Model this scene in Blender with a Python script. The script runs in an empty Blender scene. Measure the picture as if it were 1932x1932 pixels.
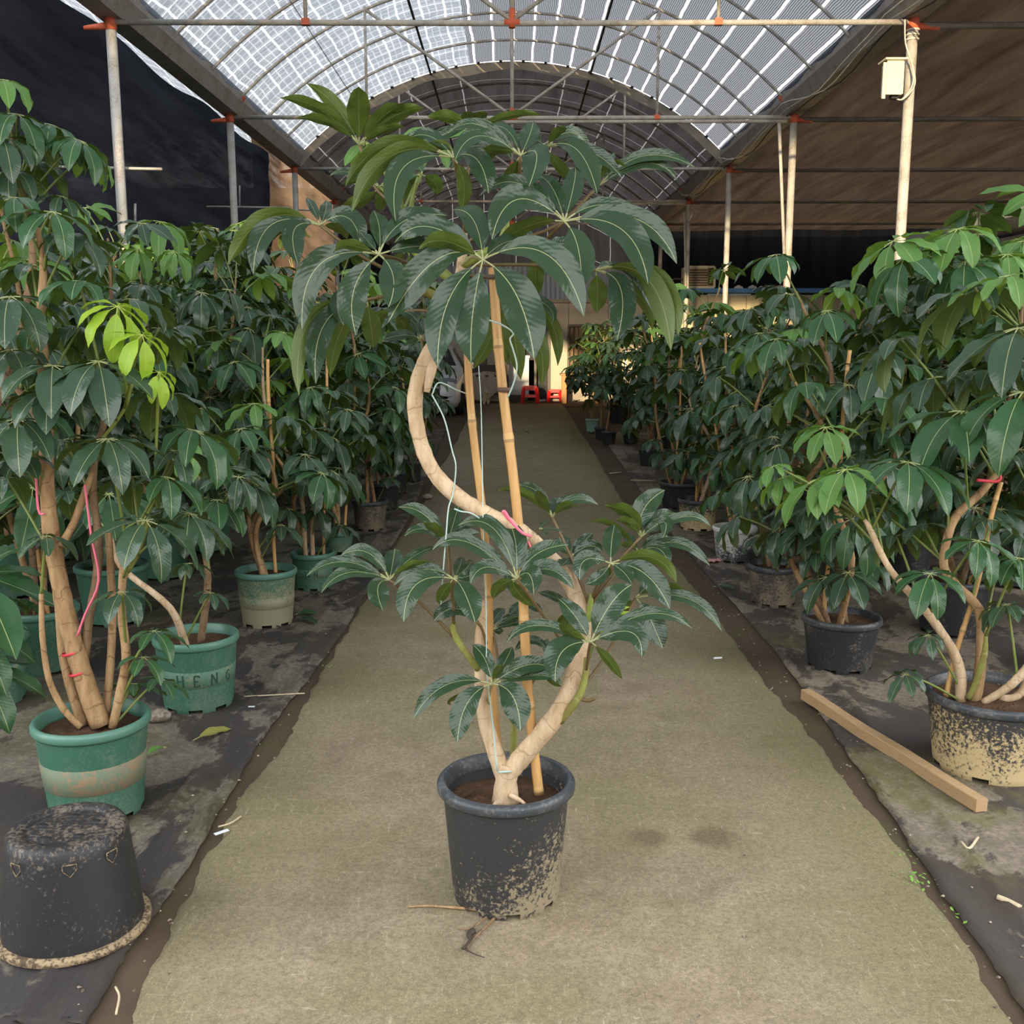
import bpy, math, random
from mathutils import Vector, Matrix, Quaternion, noise

R = math.radians
C = bpy.context.scene.collection
V = Vector
# ------------------------------------------------------------------ camera
FPX, PITCH, CAMH = 1932.0, R(9.43), 1.5
cam = bpy.data.cameras.new('camera'); cam.sensor_width = 36.0; cam.lens = 36.0; cam.clip_end = 300
camo = bpy.data.objects.new('camera', cam); C.objects.link(camo)
camo.location = (0, 0, CAMH); camo.rotation_euler = (math.pi/2 - PITCH, 0, 0)
SC = bpy.context.scene
SC.camera = camo
# ------------------------------------------------------------------ world, sun, exposure
world = bpy.data.worlds.new('world'); SC.world = world; world.use_nodes = True
wn = world.node_tree; wn.nodes.clear()
wo = wn.nodes.new('ShaderNodeOutputWorld'); bg = wn.nodes.new('ShaderNodeBackground')
tc = wn.nodes.new('ShaderNodeTexCoord'); sx = wn.nodes.new('ShaderNodeSeparateXYZ'); rp = wn.nodes.new('ShaderNodeValToRGB')
wn.links.new(tc.outputs['Generated'], sx.inputs[0]); wn.links.new(sx.outputs['Z'], rp.inputs[0])
rp.color_ramp.elements[0].color = (0.98, 0.95, 0.90, 1); rp.color_ramp.elements[1].color = (0.86, 0.92, 1.0, 1)
wn.links.new(rp.outputs[0], bg.inputs[0]); bg.inputs[1].default_value = 2.2
wn.links.new(bg.outputs[0], wo.inputs[0])
sun = bpy.data.lights.new('sun', 'SUN'); sun.energy = 3.0; sun.angle = R(0.8); sun.color = (1.0, 0.76, 0.45)
suno = bpy.data.objects.new('sun', sun); C.objects.link(suno)
SUN_AZ, SUN_EL = R(12), R(7)      # comes from behind-left of the camera, low
sd = V((math.sin(SUN_AZ)*math.cos(SUN_EL), math.cos(SUN_AZ)*math.cos(SUN_EL), -math.sin(SUN_EL)))
suno.rotation_euler = sd.to_track_quat('-Z', 'Y').to_euler(); suno.location = (-8, -8, 9)
SC.view_settings.view_transform = 'Standard'; SC.view_settings.look = 'None'
SC.view_settings.gamma = 1.0; SC.view_settings.use_curve_mapping = False
SC.view_settings.exposure = 1.25
try:
    SC.cycles.use_denoising = True
    SC.cycles.max_bounces = 7; SC.cycles.diffuse_bounces = 4; SC.cycles.glossy_bounces = 3
    SC.cycles.transparent_max_bounces = 12; SC.cycles.caustics_reflective = False; SC.cycles.caustics_refractive = False
    SC.cycles.sample_clamp_indirect = 6.0
except Exception:
    pass

# ------------------------------------------------------------------ pixel -> world (1932 x 1932 frame)
cp, sp = math.cos(PITCH), math.sin(PITCH)
FWD, UP = V((0, cp, -sp)), V((0, sp, cp))
def ray(u, v):
    return V(((u-966)/FPX, 0, 0)) + UP*((966-v)/FPX) + FWD
def PX(u, v, Y):
    d = ray(u, v); return V((0, 0, CAMH)) + d*(Y/d.y)
def G(u, v, z=0.0):
    d = ray(u, v); return V((0, 0, CAMH)) + d*((z-CAMH)/d.z)
def MPP(P):          # metres per pixel at a world point
    return (V(P)-V((0, 0, CAMH))).dot(FWD)/FPX

# ------------------------------------------------------------------ mesh builder and object helpers
class MB:
    def __init__(s): s.v = []; s.f = []; s.uv = []; s.mi = []; s.cur = 0; s.flat = []
    def add(s, co, uv=(0, 0)):
        s.v.append((co[0], co[1], co[2])); s.uv.append(uv); return len(s.v)-1
    def face(s, idx, flat=False):
        s.f.append(tuple(idx)); s.mi.append(s.cur); s.flat.append(flat)
    def box(s, c, size, rot=None):
        c = V(c); hx, hy, hz = size[0]/2, size[1]/2, size[2]/2
        i0 = len(s.v)
        for dx in (-1, 1):
            for dy in (-1, 1):
                for dz in (-1, 1):
                    p = V((dx*hx, dy*hy, dz*hz))
                    if rot is not None: p = rot @ p
                    s.add(c+p, (p.x+p.y, p.z))
        for q in ((0, 1, 3, 2), (4, 6, 7, 5), (0, 4, 5, 1), (2, 3, 7, 6), (0, 2, 6, 4), (1, 5, 7, 3)):
            s.face([i0+k for k in q], True)
        return s
    def bar(s, a, b, w, h=None, up=V((0, 0, 1))):
        a, b = V(a), V(b); h = h or w
        d = (b-a); L = d.length; x = d.normalized()
        y = up.cross(x)
        if y.length < 1e-4: y = V((0, 1, 0)).cross(x)
        y.normalize(); z = x.cross(y)
        return s.box((a+b)/2, (L, w, h), Matrix((x, y, z)).transposed())
    def tube(s, pts, rad, sides=8, caps=True, vs=1.0):
        pts = [V(p) for p in pts]; n = len(pts)
        if not hasattr(rad, '__len__'): rad = [rad]*n
        rings = []; L = 0.0; ref = None
        for i, p in enumerate(pts):
            t = (pts[min(i+1, n-1)]-pts[max(i-1, 0)])
            if t.length < 1e-9: t = V((0, 0, 1))
            t.normalize()
            if ref is None:
                ref = V((0, 0, 1)) if abs(t.z) < 0.9 else V((0, 1, 0))
            x = ref - t*ref.dot(t)
            if x.length < 1e-6: x = V((1, 0, 0)) - t*t.x
            x.normalize(); y = t.cross(x); ref = x
            if i: L += (p-pts[i-1]).length
            rings.append([s.add(p+(x*math.cos(a)+y*math.sin(a))*rad[i], (k/sides, L*vs)) for k in range(sides) for a in (2*math.pi*k/sides,)])
        for i in range(n-1):
            for k in range(sides):
                k2 = (k+1) % sides
                s.face((rings[i][k], rings[i][k2], rings[i+1][k2], rings[i+1][k]))
        if caps:
            s.face(rings[0][::-1], True); s.face(rings[-1], True)
        return s
    def lathe(s, prof, seg=32, c=(0, 0, 0), rot=None, skip=None):
        c = V(c); rings = []
        for j, (r, z) in enumerate(prof):
            ring = []
            for k in range(seg):
                a = 2*math.pi*k/seg; p = V((r*math.cos(a), r*math.sin(a), z))
                if rot is not None: p = rot @ p
                ring.append(s.add(c+p, (k/seg*6.283*max(r, .01), z)))
            rings.append(ring)
        for j in range(len(prof)-1):
            for k in range(seg):
                if skip and skip(j, k): continue
                k2 = (k+1) % seg
                s.face((rings[j][k], rings[j][k2], rings[j+1][k2], rings[j+1][k]))
        return s
    def grid(s, fn, nu, nv, uvfn=None):
        idx = [[s.add(fn(i/nu, j/nv), uvfn(i/nu, j/nv) if uvfn else (i/nu, j/nv)) for j in range(nv+1)] for i in range(nu+1)]
        for i in range(nu):
            for j in range(nv):
                s.face((idx[i][j], idx[i+1][j], idx[i+1][j+1], idx[i][j+1]))
        return s
    def mesh(s, name, mats, off=V((0, 0, 0))):
        me = bpy.data.meshes.new(name)
        me.from_pydata([(a-off[0], b-off[1], c-off[2]) for a, b, c in s.v], [], s.f)
        for m in (mats if isinstance(mats, (list, tuple)) else [mats]): me.materials.append(m)
        uvl = me.uv_layers.new(name='UVMap')
        li = [0]*len(me.loops); me.loops.foreach_get('vertex_index', li)
        uvl.data.foreach_set('uv', [c for i in li for c in s.uv[i]])
        me.polygons.foreach_set('use_smooth', [not f for f in s.flat])
        me.polygons.foreach_set('material_index', s.mi)
        me.update(); return me

WL = {}
def thing(name, label, cat, loc, group=None):
    o = bpy.data.objects.new(name, None); C.objects.link(o); o.location = loc; o.empty_display_size = .1
    o['label'] = label; o['category'] = cat
    if group: o['group'] = group
    WL[o] = V(loc); return o
def part(name, mb, mats, parent, label=None):
    me = mb.mesh(name, mats, WL[parent]); o = bpy.data.objects.new(name, me); C.objects.link(o); o.parent = parent
    WL[o] = V(WL[parent])
    if label: o['label'] = label
    return o
def solo(name, mb, mats, label, cat, loc, group=None, kind=None):
    loc = V(loc); me = mb.mesh(name, mats, loc); o = bpy.data.objects.new(name, me); C.objects.link(o); o.location = loc
    if label: o['label'] = label
    if cat: o['category'] = cat
    if group: o['group'] = group
    if kind: o['kind'] = kind
    WL[o] = loc; return o
def struct(name, mb, mats, label=None, parent=None):
    if parent: return part(name, mb, mats, parent, label)
    o = solo(name, mb, mats, label, None, (0, 0, 0), None, 'structure'); return o
def struct_root(name, label, loc=(0, 0, 0)):
    o = bpy.data.objects.new(name, None); C.objects.link(o); o.location = loc; o['kind'] = 'structure'
    if label: o['label'] = label
    WL[o] = V(loc); return o

def smooth(pts, k=4):            # Catmull-Rom through the points
    pts = [V(p) for p in pts]
    if len(pts) < 3: return [pts[0].lerp(pts[-1], i/k) for i in range(k+1)]
    out = []
    P = [pts[0]*2-pts[1]] + pts + [pts[-1]*2-pts[-2]]
    for i in range(1, len(P)-2):
        for j in range(k):
            t = j/k; a, b, c, d = P[i-1], P[i], P[i+1], P[i+2]
            out.append(0.5*((2*b)+(c-a)*t+(2*a-5*b+4*c-d)*t*t+(3*b-a-3*c+d)*t**3))
    out.append(pts[-1]); return out
def lerp_list(vals, n):
    out = []
    for i in range(n):
        x = i/(n-1)*(len(vals)-1); k = min(int(x), len(vals)-2); out.append(vals[k]+(vals[k+1]-vals[k])*(x-k))
    return out

# ------------------------------------------------------------------ materials
def mat(name, base=(.5, .5, .5), rough=.6, spec=.5, metal=0.0):
    m = bpy.data.materials.new(name); m.use_nodes = True
    b = m.node_tree.nodes['Principled BSDF']
    b.inputs['Base Color'].default_value = (*base, 1); b.inputs['Roughness'].default_value = rough
    b.inputs['Metallic'].default_value = metal; b.inputs['Specular IOR Level'].default_value = spec
    return m
class NT:                        # tiny node-graph helper
    def __init__(s, m): s.m = m; s.t = m.node_tree; s.b = s.t.nodes.get('Principled BSDF'); s.out = [n for n in s.t.nodes if n.type == 'OUTPUT_MATERIAL'][0]
    def n(s, kind, **kw):
        nd = s.t.nodes.new('ShaderNode'+kind)
        for k, v in kw.items():
            if k in nd.inputs.keys():
                s.set(nd.inputs[k], v)
            else: setattr(nd, k, v)
        return nd
    def set(s, inp, v):
        if isinstance(v, bpy.types.NodeSocket): s.t.links.new(v, inp)
        elif isinstance(v, tuple) and len(v) == 3 and inp.type == 'RGBA': inp.default_value = (*v, 1)
        else: inp.default_value = v
    def coord(s, which='Object'): return s.n('TexCoord').outputs[which]
    def map(s, co, scale=(1, 1, 1), rot=(0, 0, 0)):
        m = s.n('Mapping'); s.set(m.inputs[0], co); m.inputs['Scale'].default_value = scale; m.inputs['Rotation'].default_value = rot; return m.outputs[0]
    def noise(s, co, scale=5, detail=4, rough=.6, dist=0):
        nd = s.n('TexNoise'); s.set(nd.inputs['Vector'], co); nd.inputs['Scale'].default_value = scale; nd.inputs['Detail'].default_value = detail
        nd.inputs['Roughness'].default_value = rough; nd.inputs['Distortion'].default_value = dist; return nd.outputs['Fac']
    def ramp(s, fac, stops, interp='LINEAR'):
        r = s.n('ValToRGB'); s.set(r.inputs[0], fac); e = r.color_ramp.elements; r.color_ramp.interpolation = interp
        while len(e) < len(stops): e.new(.5)
        for k, (p, c) in enumerate(stops):
            e[k].position = p; e[k].color = (c, c, c, 1) if not isinstance(c, tuple) else (*c, 1)
        return r.outputs[0]
    def mix(s, fac, a, b, mode='MIX'):
        nd = s.n('Mix', data_type='RGBA', blend_type=mode)
        s.set(nd.inputs[0], fac); s.set(nd.inputs[6], a); s.set(nd.inputs[7], b); return nd.outputs[2]
    def math(s, op, a, b=0.0, c=0.0):
        nd = s.n('Math', operation=op); s.set(nd.inputs[0], a); s.set(nd.inputs[1], b); s.set(nd.inputs[2], c); return nd.outputs[0]
    def bump(s, h, strength=.3, dist=.01):
        nd = s.n('Bump'); s.set(nd.inputs['Height'], h); nd.inputs['Strength'].default_value = strength; nd.inputs['Distance'].default_value = dist
        s.t.links.new(nd.outputs[0], s.b.inputs['Normal'])
    def color(s, c): s.set(s.b.inputs['Base Color'], c)
    def rough(s, c): s.set(s.b.inputs['Roughness'], c)

def leaf_mat(name, top, under, rib, rough=.38, trans=.12):
    m = mat(name, top, rough); g = NT(m); b = g.b
    uv = g.coord('UV'); sep = g.n('SeparateXYZ'); g.set(sep.inputs[0], uv)
    a = g.math('ABSOLUTE', g.math('SUBTRACT', sep.outputs[0], .5))
    ribm = g.math('LESS_THAN', a, .011)
    stalk = g.math('LESS_THAN', sep.outputs[1], 0.0)
    ribm = g.math('MAXIMUM', ribm, stalk)
    # side veins
    wv = g.n('TexWave', wave_type='BANDS', bands_direction='Y'); 
    g.set(wv.inputs['Vector'], g.n('CombineXYZ', X=0.0, Y=g.math('SUBTRACT', sep.outputs[1], g.math('MULTIPLY', a, .35)), Z=0.0).outputs[0])
    wv.inputs['Scale'].default_value = 5.0
    oi = g.n('ObjectInfo'); rnd = oi.outputs['Random']
    nz = g.noise(g.coord('Object'), 14, 3)
    var = g.math('ADD', g.math('MULTIPLY', rnd, .7), g.math('MULTIPLY', nz, .6))
    t2 = tuple(min(1, c*k) for c, k in zip(top, (1.6, 1.4, 1.35)))
    col = g.mix(g.math('MULTIPLY', var, .8), top, t2)
    col = g.mix(g.math('MULTIPLY', wv.outputs['Fac'], .07), col, tuple(c*1.5 for c in top))
    gm = g.n('NewGeometry')
    und = g.mix(g.math('MULTIPLY', rnd, .5), under, tuple(c*1.3 for c in under))
    col = g.mix(gm.outputs['Backfacing'], col, und)
    ribc = g.mix(gm.outputs['Backfacing'], rib, tuple(r*.55+u*.45 for r, u in zip(rib, under)))
    col = g.mix(ribm, col, ribc)
    g.color(col)
    g.rough(g.math('ADD', g.math('ADD', rough, g.math('MULTIPLY', gm.outputs['Backfacing'], .25)), g.math('MULTIPLY', nz, .10)))
    b.inputs['Specular IOR Level'].default_value = .42
    und_n = g.noise(g.map(uv, (2.2, 3.2, 1)), 1, 2, .5)
    g.bump(g.math('ADD', g.math('ADD', g.math('MULTIPLY', wv.outputs['Fac'], .09), g.math('MULTIPLY', und_n, 2.6)), g.math('MULTIPLY', ribm, .4)), .45, .004)
    tr = g.n('BsdfTranslucent'); g.set(tr.inputs[0], g.mix(.5, und, tuple(min(1, c*2.2) for c in under)))
    mx = g.n('MixShader'); g.set(mx.inputs[0], trans); g.t.links.new(b.outputs[0], mx.inputs[1]); g.t.links.new(tr.outputs[0], mx.inputs[2])
    g.t.links.new(mx.outputs[0], g.out.inputs[0])
    return m
LEAF = leaf_mat('leaf dark', (.018, .042, .019), (.064, .098, .013), (.36, .38, .18), .17)
LEAF_HERO = LEAF
LEAF = leaf_mat('leaf row lightened', (.030, .064, .036), (.070, .108, .018), (.36, .38, .18), .20)  # row copy of the leaf, colour lightened in place of ambient light
LEAF_MID = leaf_mat('leaf mid', (.026, .078, .030), (.080, .135, .020), (.36, .42, .18), .25)
LEAF_YOUNG = leaf_mat('leaf young', (.085, .200, .050), (.17, .29, .035), (.45, .55, .20), .4, .25)
LEAF_LIME = leaf_mat('leaf lime', (.24, .40, .035), (.34, .50, .035), (.55, .62, .15), .4, .3)
STALK = mat('leaf stalk green', (.16, .20, .045), .5)
STALK_BROWN = mat('leaf stalk brown', (.13, .085, .03), .5)
STALK_CREAM = mat('leaf stalk cream', (.40, .36, .17), .5)
SHOOT = mat('green shoot', (.22, .27, .05), .5)

def bark_mat(name, c1, c2, ring=(.12, .075, .04)):
    m = mat(name, c1, .8, .25); g = NT(m)
    uv = g.coord('UV'); ob = g.coord('Object')
    n1 = g.noise(g.map(ob, (40, 40, 12)), 1, 5, .65); n2 = g.noise(ob, 90, 3)
    col = g.mix(g.ramp(n1, [(.35, 0.0), (.62, 1.0)]), c1, c2)
    sep = g.n('SeparateXYZ'); g.set(sep.inputs[0], uv)
    y = g.math('ADD', g.math('MULTIPLY', sep.outputs[1], 11), g.math('MULTIPLY', g.noise(ob, 9, 2), 2.2))
    fr = g.math('FRACT', y); rg = g.math('LESS_THAN', fr, .06)
    col = g.mix(g.math('MULTIPLY', rg, .5), col, ring)
    col = g.mix(g.math('MULTIPLY', g.math('GREATER_THAN', n2, .66), .5), col, ring)
    g.color(col); g.bump(g.math('SUBTRACT', g.math('MULTIPLY', n1, .7), rg), .5, .006); return m
BARK = bark_mat('pale bark', (.64, .49, .33), (.46, .32, .19), (.26, .17, .09))
BARK_TAN = bark_mat('tan bark', (.44, .29, .15), (.28, .165, .08), (.11, .06, .03))
BARK_DARK = bark_mat('brown bark', (.27, .18, .10), (.16, .10, .055), (.07, .045, .03))
BARK_GREEN = bark_mat('green young bark', (.22, .25, .06), (.20, .17, .05), (.34, .30, .14))
def bamboo_mat():
    m = mat('bamboo', (.6, .4, .16), .45); g = NT(m)
    uv = g.coord('UV'); sep = g.n('SeparateXYZ'); g.set(sep.inputs[0], uv)
    fr = g.math('FRACT', g.math('MULTIPLY', sep.outputs[1], 4.2)); rg = g.math('LESS_THAN', fr, .035)
    n1 = g.noise(g.map(g.coord('Object'), (30, 30, 4)), 1.5, 4)
    col = g.mix(g.ramp(n1, [(.3, 0.0), (.7, 1.0)]), (.62, .38, .15), (.46, .24, .08))
    col = g.mix(g.math('MULTIPLY', g.math('LESS_THAN', fr, .1), .35), col, (.7, .5, .22))
    col = g.mix(g.math('MULTIPLY', rg, .6), col, (.20, .11, .04)); g.color(col); return m
BAMBOO = bamboo_mat()

def dirty_mat(name, base, dirt, amt=.5, scale=8, rough=.6, fleck=None, z0=None, z1=None, spec=.4, side=None, grain=.8):
    """base colour with dirt patches; dirt thickest near object z0 and gone by z1"""
    m = mat(name, base, rough, spec); g = NT(m); ob = g.coord('Object')
    n1 = g.noise(ob, scale, 6, .7); n2 = g.noise(ob, 90, 3, .7)
    f = n1
    if z0 is not None:
        sep = g.n('SeparateXYZ'); g.set(sep.inputs[0], ob)
        mr = g.n('MapRange'); g.set(mr.inputs[0], sep.outputs[2]); mr.inputs[1].default_value = z0; mr.inputs[2].default_value = z1; mr.inputs[3].default_value = .25; mr.inputs[4].default_value = -.25
        f = g.math('ADD', f, mr.outputs[0])
        if side:
            mr2 = g.n('MapRange'); g.set(mr2.inputs[0], sep.outputs[0]); mr2.inputs[1].default_value = side[0]; mr2.inputs[2].default_value = side[1]; mr2.inputs[3].default_value = -.25; mr2.inputs[4].default_value = .2
            f = g.math('ADD', f, mr2.outputs[0])
    f = g.math('ADD', f, g.math('MULTIPLY', g.math('SUBTRACT', n2, .5), grain))
    col = g.mix(g.ramp(f, [(.60-amt*.35, 0.0), (.80-amt*.35, 1.0)]), base, dirt)
    if fleck: col = g.mix(g.math('MULTIPLY', g.math('GREATER_THAN', n2, .68), .8), col, fleck)
    g.color(col); g.bump(g.math('ADD', n1, g.math('MULTIPLY', n2, .3)), .15, .004); return m
POT_BLACK = dirty_mat('black plastic dusty', (.026, .027, .030), (.16, .135, .105), .15, 6, .42, (.15, .14, .12))
POT_MUD = dirty_mat('black plastic with tan mud', (.040, .040, .040), (.52, .40, .21), .40, 5, .65, None, .04, .33, .4, None, 1.5)
POT_SPECK = dirty_mat('black plastic flecked with yellow mud', (.030, .031, .033), (.25, .205, .13), .20, 14, .5, (.17, .15, .11), .0, .26, .4, (-.12, .17), 1.9)
POT_GREYBROWN = dirty_mat('grey plastic with dust', (.055, .05, .045), (.22, .17, .12), .6, 6, .6, (.16, .13, .1))
POT_GREEN = dirty_mat('green plastic', (.040, .125, .085), (.10, .17, .12), .4, 5, .5, None)
POT_GREEN_B = dirty_mat('green plastic band', (.070, .165, .115), (.20, .21, .13), .35, 5, .55, None)
POT_GREEN_DIRTY = dirty_mat('green plastic silted', (.060, .135, .085), (.25, .235, .15), .75, 4, .6, None, .0, .34)
POT_GREEN_RUST = dirty_mat('green band with rusty mud', (.13, .18, .12), (.27, .17, .095), .5, 5, .65, None)
POT_RIM_G = mat('green rim', (.085, .20, .15), .4)
POT_RIM_B = dirty_mat('black rim worn', (.045, .05, .056), (.12, .12, .12), .3, 10, .38, (.2, .2, .2))
POT_WHITE = dirty_mat('white pot chipped', (.66, .66, .64), (.045, .045, .045), .42, 7, .5, None, 0, .3)
POT_TEAL = dirty_mat('pale teal bucket', (.25, .42, .36), (.4, .4, .33), .3, 5, .5)
POT_UPSIDE = dirty_mat('black pot with dried mud', (.022, .022, .024), (.15, .12, .09), .50, 9, .5, (.10, .085, .07), .36, .22, .4, None, 1.2)
RIM_MUD = dirty_mat('muddy rim', (.09, .065, .04), (.34, .25, .15), .62, 14, .7, None, None, None, .2, None, 1.4)
LETTER = mat('letter green', (.020, .062, .043), .5)
def soil_mat():
    m = mat('soil', (.05, .03, .02), .95, .1); g = NT(m); ob = g.coord('Object')
    n = g.noise(ob, 18, 6, .7); n2 = g.noise(ob, 70, 3, .7)
    col = g.mix(n, (.035, .018, .012), (.14, .085, .05)); col = g.mix(g.math('MULTIPLY', g.math('GREATER_THAN', n2, .67), .6), col, (.24, .15, .09))
    g.color(col); g.bump(g.math('ADD', n, n2), .7, .015); return m
SOIL = soil_mat()
RIBBON_RED = mat('red ribbon', (.62, .05, .07), .5)
RIBBON_PINK = mat('pink ribbon', (.75, .16, .24), .5)
STRING = mat('pale green raffia', (.42, .55, .50), .4)
GALV = dirty_mat('galvanised pipe', (.50, .49, .46), (.34, .30, .25), .4, 6, .45, None)
STEEL_DK = dirty_mat('dull grey steel', (.30, .28, .26), (.22, .17, .13), .4, 4, .5)
RED_PRIMER = mat('red primer', (.62, .13, .06), .6)
CABLE = mat('white cable', (.62, .58, .5), .5)
BLACK_WIRE = mat('black rope', (.012, .012, .013), .7)

# ------------------------------------------------------------------ setting: materials
def concrete_mat():
    m = mat('concrete path', (.3, .27, .2), .85, .25); g = NT(m); ob = g.coord('Object')
    n1 = g.noise(ob, .9, 6, .62); n2 = g.noise(ob, 5, 8, .75); n3 = g.noise(ob, 70, 5, .8); n4 = g.noise(ob, 200, 3, .8)
    streak = g.noise(g.map(ob, (7, 60, 5), (0, 0, .35)), 1, 5, .8); streak2 = g.noise(g.map(ob, (70, 9, 5), (0, 0, .5)), 1, 5, .8); streak3 = g.noise(g.map(ob, (50, 8, 5), (0, 0, -.6)), 1, 5, .8)
    col = g.mix(g.ramp(n2, [(.32, 0.0), (.68, 1.0)]), (.215, .165, .102), (.375, .305, .205))
    col = g.mix(g.ramp(n1, [(.42, 0.0), (.58, .65)]), col, (.215, .19, .085))
    sep = g.n('SeparateXYZ'); g.set(sep.inputs[0], ob)
    edge = g.math('ADD', g.math('ABSOLUTE', g.math('SUBTRACT', sep.outputs[0], .02)), g.math('MULTIPLY', g.math('SUBTRACT', n2, .5), .9))
    col = g.mix(g.ramp(edge, [(.58, 0.0), (.95, .45), (1.15, .7)]), col, (.175, .155, .068))
    st = g.math('MAXIMUM', streak, g.math('MAXIMUM', streak2, streak3))
    col = g.mix(g.ramp(st, [(.60, 0.0), (.72, .6)]), col, (.58, .50, .37))
    stain = g.n('VectorMath', operation='DISTANCE'); g.set(stain.inputs[0], ob); stain.inputs[1].default_value = (.60, 2.92, 0)
    s2 = g.n('VectorMath', operation='DISTANCE'); g.set(s2.inputs[0], ob); s2.inputs[1].default_value = (.42, 2.92, 0)
    dd = g.math('ADD', g.math('MINIMUM', stain.outputs['Value'], s2.outputs['Value']), g.math('MULTIPLY', n2, .10))
    col = g.mix(g.ramp(dd, [(.09, .75), (.135, 0.0)]), col, (.13, .09, .045))
    col = g.mix(g.ramp(n3, [(.36, 0.0), (.58, 1.0)]), g.mix(.55, col, (.10, .08, .05)), col)
    col = g.mix(g.math('MULTIPLY', g.math('GREATER_THAN', n4, .60), .40), col, (.09, .07, .045))
    col = g.mix(g.math('MULTIPLY', g.math('LESS_THAN', n4, .40), .35), col, (.55, .48, .36))
    g.color(col); g.bump(g.math('ADD', n3, g.math('MULTIPLY', n2, .5)), .35, .005); return m
CONCRETE = concrete_mat()
def earth_mat():
    m = mat('damp earth', (.1, .07, .05), .9, .2); g = NT(m); ob = g.coord('Object')
    n1 = g.noise(ob, 1.6, 6, .65); n2 = g.noise(ob, 40, 4, .7)
    col = g.mix(n1, (.040, .028, .018), (.135, .095, .062))
    col = g.mix(g.ramp(g.noise(ob, 2.4, 5, .6), [(.56, 0.0), (.68, .6)]), col, (.07, .08, .022))
    col = g.mix(g.math('MULTIPLY', g.math('GREATER_THAN', n2, .68), .5), col, (.17, .13, .09))
    g.color(col); g.bump(g.math('ADD', n1, g.math('MULTIPLY', n2, .6)), .4, .01); return m
EARTH = earth_mat()
def weed_mat(name, dark, mud, moss, thr):
    m = mat(name, dark, .8, .3); g = NT(m); ob = g.coord('Object')
    n1 = g.noise(g.map(ob, (1, .6, 1), (0, 0, -.12)), 2.3, 8, .66, .4); n2 = g.noise(ob, 1.1, 5, .6); n3 = g.noise(ob, 60, 5, .75)
    weave = g.noise(g.map(ob, (130, 8, 9), (0, 0, .1)), 1, 3, .7); fine = g.noise(ob, 14, 6, .7)
    col = g.mix(weave, dark, tuple(c*2.6 for c in dark))
    wet = g.ramp(g.noise(ob, 1.9, 5, .65), [(.42, 0.0), (.58, .9)])
    col = g.mix(wet, col, g.mix(fine, (.040, .030, .020), (.095, .075, .052)))
    mudc = g.mix(g.ramp(n3, [(.38, 0.0), (.62, 1.0)]), mud, tuple(c*.38 for c in mud)); mudc = g.mix(g.ramp(fine, [(.42, 0.0), (.60, .7)]), mudc, tuple(c*.35 for c in mud)); mudc = g.mix(g.math('MULTIPLY', weave, .5), mudc, tuple(c*.5 for c in mud))
    f = g.math('ADD', n1, g.math('MULTIPLY', g.math('SUBTRACT', fine, .5), .16))
    col = g.mix(g.ramp(f, [(thr, 0.0), (thr+.03, .8)]), col, mudc)
    col = g.mix(g.ramp(g.math('ADD', n2, g.math('MULTIPLY', g.math('SUBTRACT', fine, .5), .3)), [(.54, 0.0), (.66, .7)]), col, g.mix(n3, moss, tuple(c*.4 for c in moss)))
    g.color(col); g.bump(g.math('ADD', g.math('MULTIPLY', weave, .6), g.math('ADD', n1, g.math('MULTIPLY', fine, .5))), .4, .006); return m
WEED_L = weed_mat('weed mat left', (.024, .021, .021), (.30, .26, .195), (.100, .100, .036), .49)
WEED_R = weed_mat('weed mat right', (.034, .029, .027), (.38, .31, .23), (.19, .18, .055), .48)

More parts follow.
